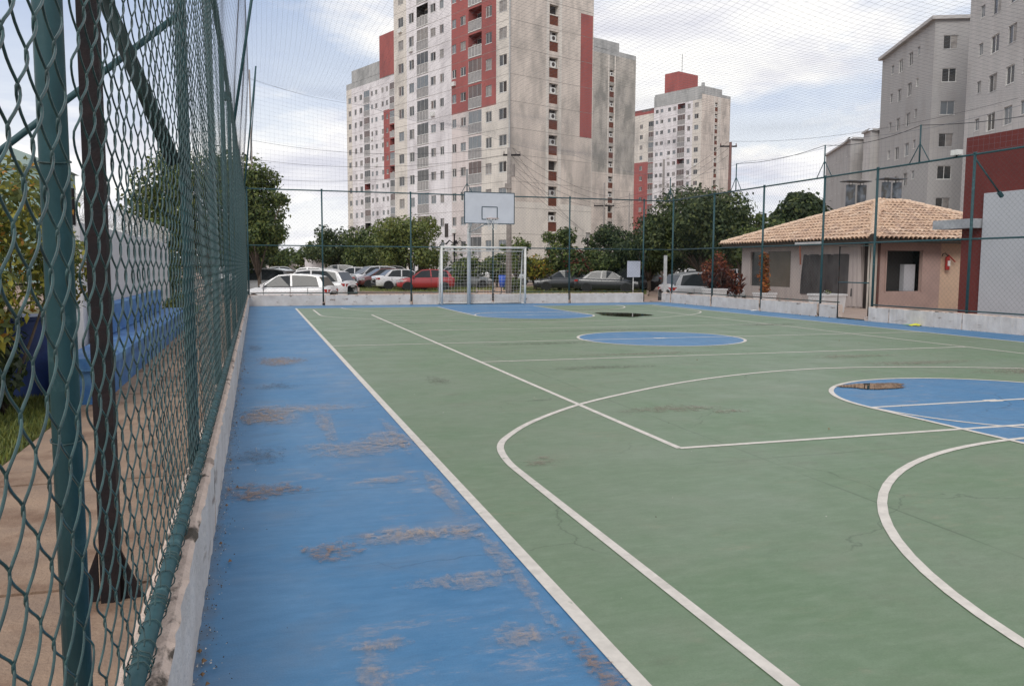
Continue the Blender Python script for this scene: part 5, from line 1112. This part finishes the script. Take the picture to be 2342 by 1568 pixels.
TYPES = dict(
    hatch=dict(L=3.95, W=1.70, st=[(-1.97, .34, .72, .62), (-1.93, .27, .93, .76), (-1.70, .24, .99, .82), (-1.2, .22, .98, .85), (-.2, .21, .95, .85), (.75, .21, .94, .85), (1.25, .22, .90, .83), (1.65, .23, .80, .78), (1.88, .27, .66, .68), (1.97, .33, .52, .52)],
               gh=[(-1.80, .96, .74, .96), (-1.52, .97, .60, 1.36), (-1.1, .97, .60, 1.45), (-.3, .95, .60, 1.48), (.25, .95, .58, 1.43), (1.12, .93, .72, .93)], wb=(-1.22, 1.26), r=.30),
    sedan=dict(L=4.35, W=1.72, st=[(-2.17, .36, .78, .62), (-2.12, .27, .95, .76), (-1.8, .24, 1.00, .82), (-1.2, .22, .97, .85), (-.2, .21, .94, .86), (.85, .21, .93, .85), (1.4, .22, .88, .83), (1.85, .23, .78, .78), (2.1, .27, .64, .66), (2.17, .33, .52, .50)],
               gh=[(-1.62, .97, .70, .97), (-1.05, .96, .60, 1.38), (-.6, .95, .60, 1.44), (.0, .94, .60, 1.45), (.4, .94, .58, 1.40), (1.25, .92, .72, .92)], wb=(-1.32, 1.32), r=.31),
    suv=dict(L=4.3, W=1.80, st=[(-2.12, .40, .85, .66), (-2.08, .32, 1.05, .82), (-1.8, .30, 1.10, .87), (-1.2, .28, 1.07, .90), (-.2, .27, 1.03, .90), (.9, .27, 1.02, .90), (1.4, .28, .99, .88), (1.85, .30, .90, .82), (2.08, .34, .74, .72), (2.14, .40, .60, .56)],
             gh=[(-1.95, 1.05, .78, 1.05), (-1.65, 1.05, .66, 1.50), (-1.0, 1.04, .66, 1.61), (-.2, 1.03, .66, 1.63), (.4, 1.02, .64, 1.56), (1.25, 1.01, .76, 1.01)], wb=(-1.28, 1.34), r=.34))
CM = {}
def car_meshes(kind, col):
    k = (kind, col)
    if k in CM: return CM[k]
    T_ = TYPES[kind]; P = paint(col); out = {}
    b = MB(); st = T_['st']; vs = []; n = 9
    for x, zb, zt, hw in st:
        hgt = zt-zb; prof = [(hw*.86, zb), (hw*.98, zb+.12*hgt), (hw, zb+.45*hgt), (hw*.985, zb+.75*hgt), (hw*.93, zb+.93*hgt), (hw*.80, zt), (hw*.3, zt+.02)]
        ring = [(x, y, z) for y, z in prof]+[(x, -y, z) for y, z in prof[::-1]]; vs += ring
    n = 14; fs = [(i*n+j, i*n+(j+1) % n, (i+1)*n+(j+1) % n, (i+1)*n+j) for i in range(len(st)-1) for j in range(n)]+[tuple(range(n)), tuple(range((len(st)-1)*n, len(st)*n))[::-1]]
    b.add(vs, fs, P); out['body'] = b.mesh('body', True)
    gh = T_['gh']; b = MB(); vs = []
    for i, (x, z0, hw, z1) in enumerate(gh):
        bw = .80 if kind != 'suv' else .85
        if i in (0, len(gh)-1): vs += [(x, bw*.90, z0-.03), (x, hw, z1), (x, -hw, z1), (x, -bw*.90, z0-.03)]
        else: vs += [(x+(0 if i < 3 else .35 if i == len(gh)-2 else 0)*0, bw*.94, z0-.03), (x, hw, z1), (x, -hw, z1), (x, -bw*.94, z0-.03)]
    for i in range(len(gh)-1):
        o = i*4; p_ = o+4; b.add([vs[o], vs[o+1], vs[p_+1], vs[p_]], [(0, 1, 2, 3)], CGL); b.add([vs[o+3], vs[o+2], vs[p_+2], vs[p_+3]], [(0, 1, 2, 3)], CGL)
        b.add([vs[o+1], vs[o+2], vs[p_+2], vs[p_+1]], [(0, 1, 2, 3)], CGL if i in (0, len(gh)-2) else P)
    out['window'] = b.mesh('window')
    b = MB()       # roof skin, pillars and sills in body colour
    m_ = gh[1:-1]
    for s_ in (1,):
        def side(x, f, e=.012):   # point on the greenhouse side at station x, height fraction f
            for a, c in zip(gh, gh[1:]):
                if a[0] <= x <= c[0]:
                    t_ = (x-a[0])/(c[0]-a[0]); z0 = a[1]+(c[1]-a[1])*t_; z1 = a[3]+(c[3]-a[3])*t_; hw = a[2]+(c[2]-a[2])*t_; bw = (.80 if kind != 'suv' else .85)*.94
                    return (x, s_*(bw+(hw-bw)*f+e), z0-.03+(z1-z0+.03)*f)
        xr0, xr1 = gh[1][0], gh[-2][0]
        for xb_, xt_, w in ((gh[0][0]+.12, xr0+.02, .13), (-.35, -.30, .045), (gh[-1][0]-.16, xr1+.02, .05)):
            q = [side(max(xb_-w, gh[0][0]+.01), .0), side(min(xb_+w, gh[-1][0]-.01), .0), side(xt_+w*.9, 1.), side(max(xt_-w*.9, gh[0][0]+.01), 1.)]
            b.add(q, [(0, 1, 2, 3)], P)
        xs_ = [gh[0][0]+.05]+[s__[0] for s__ in gh[1:-1]]+[gh[-1][0]-.05]
        for xa, xb_ in zip(xs_, xs_[1:]): b.add([side(xa, .90), side(xb_, .90), side(xb_, 1.01), side(xa, 1.01)], [(0, 1, 2, 3)], P); b.add([side(xa, 0), side(xb_, 0), side(xb_, .07), side(xa, .07)], [(0, 1, 2, 3)], TRIM if col != 'black' else P)
    out['pillar'] = b.mesh('pillar')
    hw = T_['W']/2; r = T_['r']
    b = MB(); b.tube([(0, -.10, 0), (0, -.11, 0), (0, .10, 0)], r, TYRE, 18); out['wheel'] = b.mesh('wheel'); b = MB(); b.tube([(0, -.118, 0), (0, -.09, 0)], r*.66, RIM, 14)
    for k2 in range(5): a = k2*1.257; b.box(-.02, .02, -.124, -.118, .05, r*.62, TYRE, Matrix.Rotation(a, 4, 'Y'))
    out['rim'] = b.mesh('rim')
    b = MB(); na = 14; vs = [(0, -.004, 0)]+[((r+.06)*math.cos(math.pi*i/na), -.004, (r+.06)*math.sin(math.pi*i/na)-.02) for i in range(na+1)]; b.add(vs, [(0, i+1, i+2) for i in range(na)], TRIM); b.box(-(r+.06), r+.06, -.002, .05, -.10, -.02, TRIM); out['arch'] = b.mesh('wheel_arch')
    xb0, xb1 = st[0][0], st[-1][0]; zb = st[1][2]; zf = st[-3][2]
    b = MB(); b.add([(xb0-.0+.02, .40, zb-.12), (xb0+.03, hw*.88, zb-.12), (xb0+.32, hw*.965, zb-.07), (xb0+.22, hw*.95, zb-.27), (xb0+.02, hw*.80, zb-.30), (xb0-.0, .44, zb-.27)], [(0, 1, 2, 3, 4, 5)], LAMPR)
    out['taillight'] = b.mesh('taillight')
    b = MB(); b.box(xb0+.01, xb0+.12, hw*.52, hw*.84, zb-.24, zb-.10, LAMPR); b.box(xb0+.07, xb0+.26, hw*.80, hw*.925, zb-.21, zb-.09, LAMPR); out['taillight'] = b.mesh('taillight')
    b = MB(); b.box(xb1-.26, xb1-.05, hw*.52, hw*.84, zf-.20, zf-.06, LAMPW); b.box(xb1-.42, xb1-.20, hw*.80, hw*.93, zf-.17, zf-.03, LAMPW); out['headlight'] = b.mesh('headlight')
    b = MB(); b.box(xb0-.03, xb0+.12, -hw*.70, hw*.70, st[0][1]-.06, st[0][1]+.10, TRIM); out['bumper'] = b.mesh('bumper')
    b = MB(); b.box(xb1-.10, xb1+.03, -hw*.45, hw*.45, st[-1][1]+.02, st[-1][1]+.16, TRIM); out['grille'] = b.mesh('grille')
    b = MB(); b.box(xb0-.035, xb0+.0, -.2, .2, zb-.28, zb-.16, PLATE); out['plate'] = b.mesh('number_plate')
    b = MB(); b.box(gh[-1][0]-.32, gh[-1][0]-.18, hw*.97, hw*1.12, .93, 1.05, P); out['mirror'] = b.mesh('mirror')
    b = MB()       # door gaps
    for x in (gh[-1][0]-.28, -.33, -1.08): b.box(x-.006, x+.006, hw*.975, hw*1.003, .35, .9, TRIM)
    out['seam'] = b.mesh('door_gap'); CM[k] = out; return out
def car(px, dep, kind, col, head, label, group='cars in the car park', pos=None):
    """head: 0 = nose to picture right, 180 = nose to picture left"""
    p_ = pos or cw(px, dep); z = gz(p_.x, p_.y) if pos is None else p_.z; t = thing('parked_car', label, 'car', (p_.x, p_.y, z+.005), -YAW+rad(head), group); M = car_meshes(kind, col); T_ = TYPES[kind]; hw = T_['W']/2
    for k in ('body', 'window', 'bumper', 'grille', 'plate'): link(M[k].name.split('.')[0], M[k], t)
    for k in ('taillight', 'headlight', 'mirror', 'pillar', 'seam'):
        for s_ in (1, -1): o = link(M[k].name.split('.')[0], M[k], t, **({'kind': 'stuff'} if k == 'seam' else {})); o.scale = (1, s_, 1)
    for x in T_['wb']:
        for s_ in (1, -1):
            o = link('wheel', M['wheel'], t, (x, s_*(hw-.09), T_['r'])); o.scale = (1, s_, 1); link('rim', M['rim'], o)
            o = link('wheel_arch', M['arch'], t, (x, s_*(hw+.002), T_['r'])); o.scale = (1, -s_, 1)
    return t
car(662, 36, 'hatch', 'white', 176, 'nearest car, a white hatchback seen side-on just behind the far wall')
car(712, 40.5, 'suv', 'white', 170, 'white car behind the nearest hatchback, its tail sticking out to the right')
car(598, 44, 'suv', 'silver', 172, 'silver car half hidden by the left fence behind the nearest hatchback')
car(668, 49, 'sedan', 'white', 5, 'white saloon whose rear window shows between the two nearest white cars')
car(600, 66, 'hatch', 'white', 30, 'white car roof at the far left beside the tree')
car(650, 74, 'sedan', 'silver', 10, 'pale car roof beyond the nearest cars, left of the white hut')
car(772, 76, 'suv', 'dark', 175, 'dark tall car with a dark roof just right of the white hut')
car(812, 70, 'hatch', 'white', 165, 'small white hatchback behind the white off-roader, left of it')
car(852, 64, 'suv', 'white', 212, 'white off-roader with its nose turned toward us, left of the maroon car')
car(873, 62, 'hatch', 'maroon', 207, 'dark maroon hatchback squeezed between two white cars')
car(922, 59, 'sedan', 'white', 25, 'white saloon with its tail toward us between the maroon and the red car')
car(972, 57, 'hatch', 'red', 192, 'bright red hatchback parked left of the goal')
car(1030, 66, 'suv', 'silver', 195, 'silver car partly hidden by the red hatchback and the goal')
car(1290, 58.5, 'sedan', 'black', 180, 'black saloon parked side-on right of the goal')
car(1386, 56.5, 'sedan', 'black', -8, 'black saloon behind the blank sign board, nose to the right')
car(1420, 65, 'hatch', 'grey', -15, 'grey hatchback peeping over the bonnet of the black saloon by the sign')
car(1460, 70, 'sedan', 'dark', 200, 'dark blue-grey car directly behind the sign board')
car(1490, 80, 'hatch', 'red', 15, 'small distant red car seen above the far gate')
car(1513, 84, 'suv', 'white', 10, 'distant white car seen through the far gate')
car(1540, 78, 'hatch', 'white', 170, 'distant white car under the left side of the huge dark tree')
car(1567, 82, 'sedan', 'silver', 12, 'distant silver car under the middle of the huge dark tree')
car(1668, 57, 'suv', 'white', 175, 'white car roof visible left of the kiosk wall')
car(1690, 66, 'hatch', 'white', 5, 'second white car roof farther behind, left of the kiosk wall')
car(1618, 37.5, 'suv', 'silver', 12, 'silver hatchback with a red tail lamp behind the maroon plants')
car(1735, 36.5, 'hatch', 'silver', 200, 'silver car nose showing between the maroon plants and the kiosk wall')
for a_ in [(560, 60, 'suv', 'white', 10, 'white tall car at the far left edge of the parking rows, beside the fence'), (700, 66, 'hatch', 'white', 178, 'white hatchback roof in the second row, in front of the white hut'), (745, 60, 'sedan', 'silver', 185, 'silver saloon roof just behind the second white car'), (905, 70, 'suv', 'white', 15, 'white tall car peeping out behind the white saloon and the maroon car'),
           (1060, 62, 'sedan', 'grey', 8, 'grey saloon half hidden by the bush behind the goal net'), (1105, 82, 'suv', 'white', 170, 'distant white car at the end of the clay path behind the goal'), (1225, 72, 'hatch', 'silver', 12, 'silver hatchback behind the yellow shrub right of the goal'), (1345, 68, 'suv', 'white', 172, 'white car behind the two black saloons'),
           (1440, 60, 'suv', 'black', 190, 'black tall car just behind the sign board, right of the black saloon'), (1600, 66, 'hatch', 'white', 8, 'white hatchback in deep shade behind the maroon plants'), (1640, 74, 'sedan', 'silver', 175, 'pale saloon under the right side of the huge dark tree')]: car(*a_)
hut = thing('hut', 'small white box-like hut beyond the cars at the left', 'hut', cw(722, 88), -YAW); hut.location.z = gz(hut.location.x, hut.location.y)
b = MB(); b.box(-1.1, 1.1, 0, 2, 0, 2.15, T_WHITE); b.build('wall', hut); b = MB(); b.box(-1.2, 1.2, -.1, 2.1, 2.15, 2.25, ALU); b.build('roof', hut)
hw_ = thing('garden_wall', 'long low pale wall behind the far parked cars', 'wall', (0, 0, 0)); b = MB(); a_, c_3 = cw(560, 128), cw(1100, 104)
d = (c_3-a_).normalized(); n_ = Vector((-d.y, d.x, 0))*.1; b.prism([a_-n_, c_3-n_, c_3-n_+Vector((0, 0, 1.9)), a_-n_+Vector((0, 0, 1.9))], [a_+n_, c_3+n_, c_3+n_+Vector((0, 0, 1.9)), a_+n_+Vector((0, 0, 1.9))], T_PINK); b.build('wall', hw_)
# far greenery closing the horizon
def belt(name, px0, px1, dep, h, n, size, seed, mats=LG):
    g = random.Random(seed); bl = []
    m_ = int((px1-px0)/14)
    for i in range(m_+1):
        p_ = cw(px0+(px1-px0)*i/m_+g.uniform(-6, 6), dep*g.uniform(.96, 1.05)); hh = h*g.uniform(.55, 1.1); bl.append(((p_.x, p_.y, hh*.5), (hh*.9, hh*.9, hh*.55)))
    o = leaves(name, None, bl, n, size, mats, (5, 4, 2), shell=.3, seed=seed); return o
o = belt('distant_greenery', 520, 900, 150, 4.0, 9000, .7, 61); o['label'] = 'low mass of distant bushes on the horizon behind the cars at left'; o['category'] = 'bushes'
o = belt('distant_greenery', 1050, 1780, 96, 4.2, 11000, .45, 62, LD_); o['label'] = 'dark mass of planting along the foot of the towers'; o['category'] = 'bushes'
o = belt('distant_greenery', -500, 520, 140, 5.0, 9000, .7, 63); o['label'] = 'band of distant planting beyond the boundary wall at left'; o['category'] = 'bushes'
o = belt('distant_greenery', 1650, 2900, 108, 4.0, 9000, .6, 64); o['label'] = 'planting between the kiosk and the grey flats'; o['category'] = 'bushes'
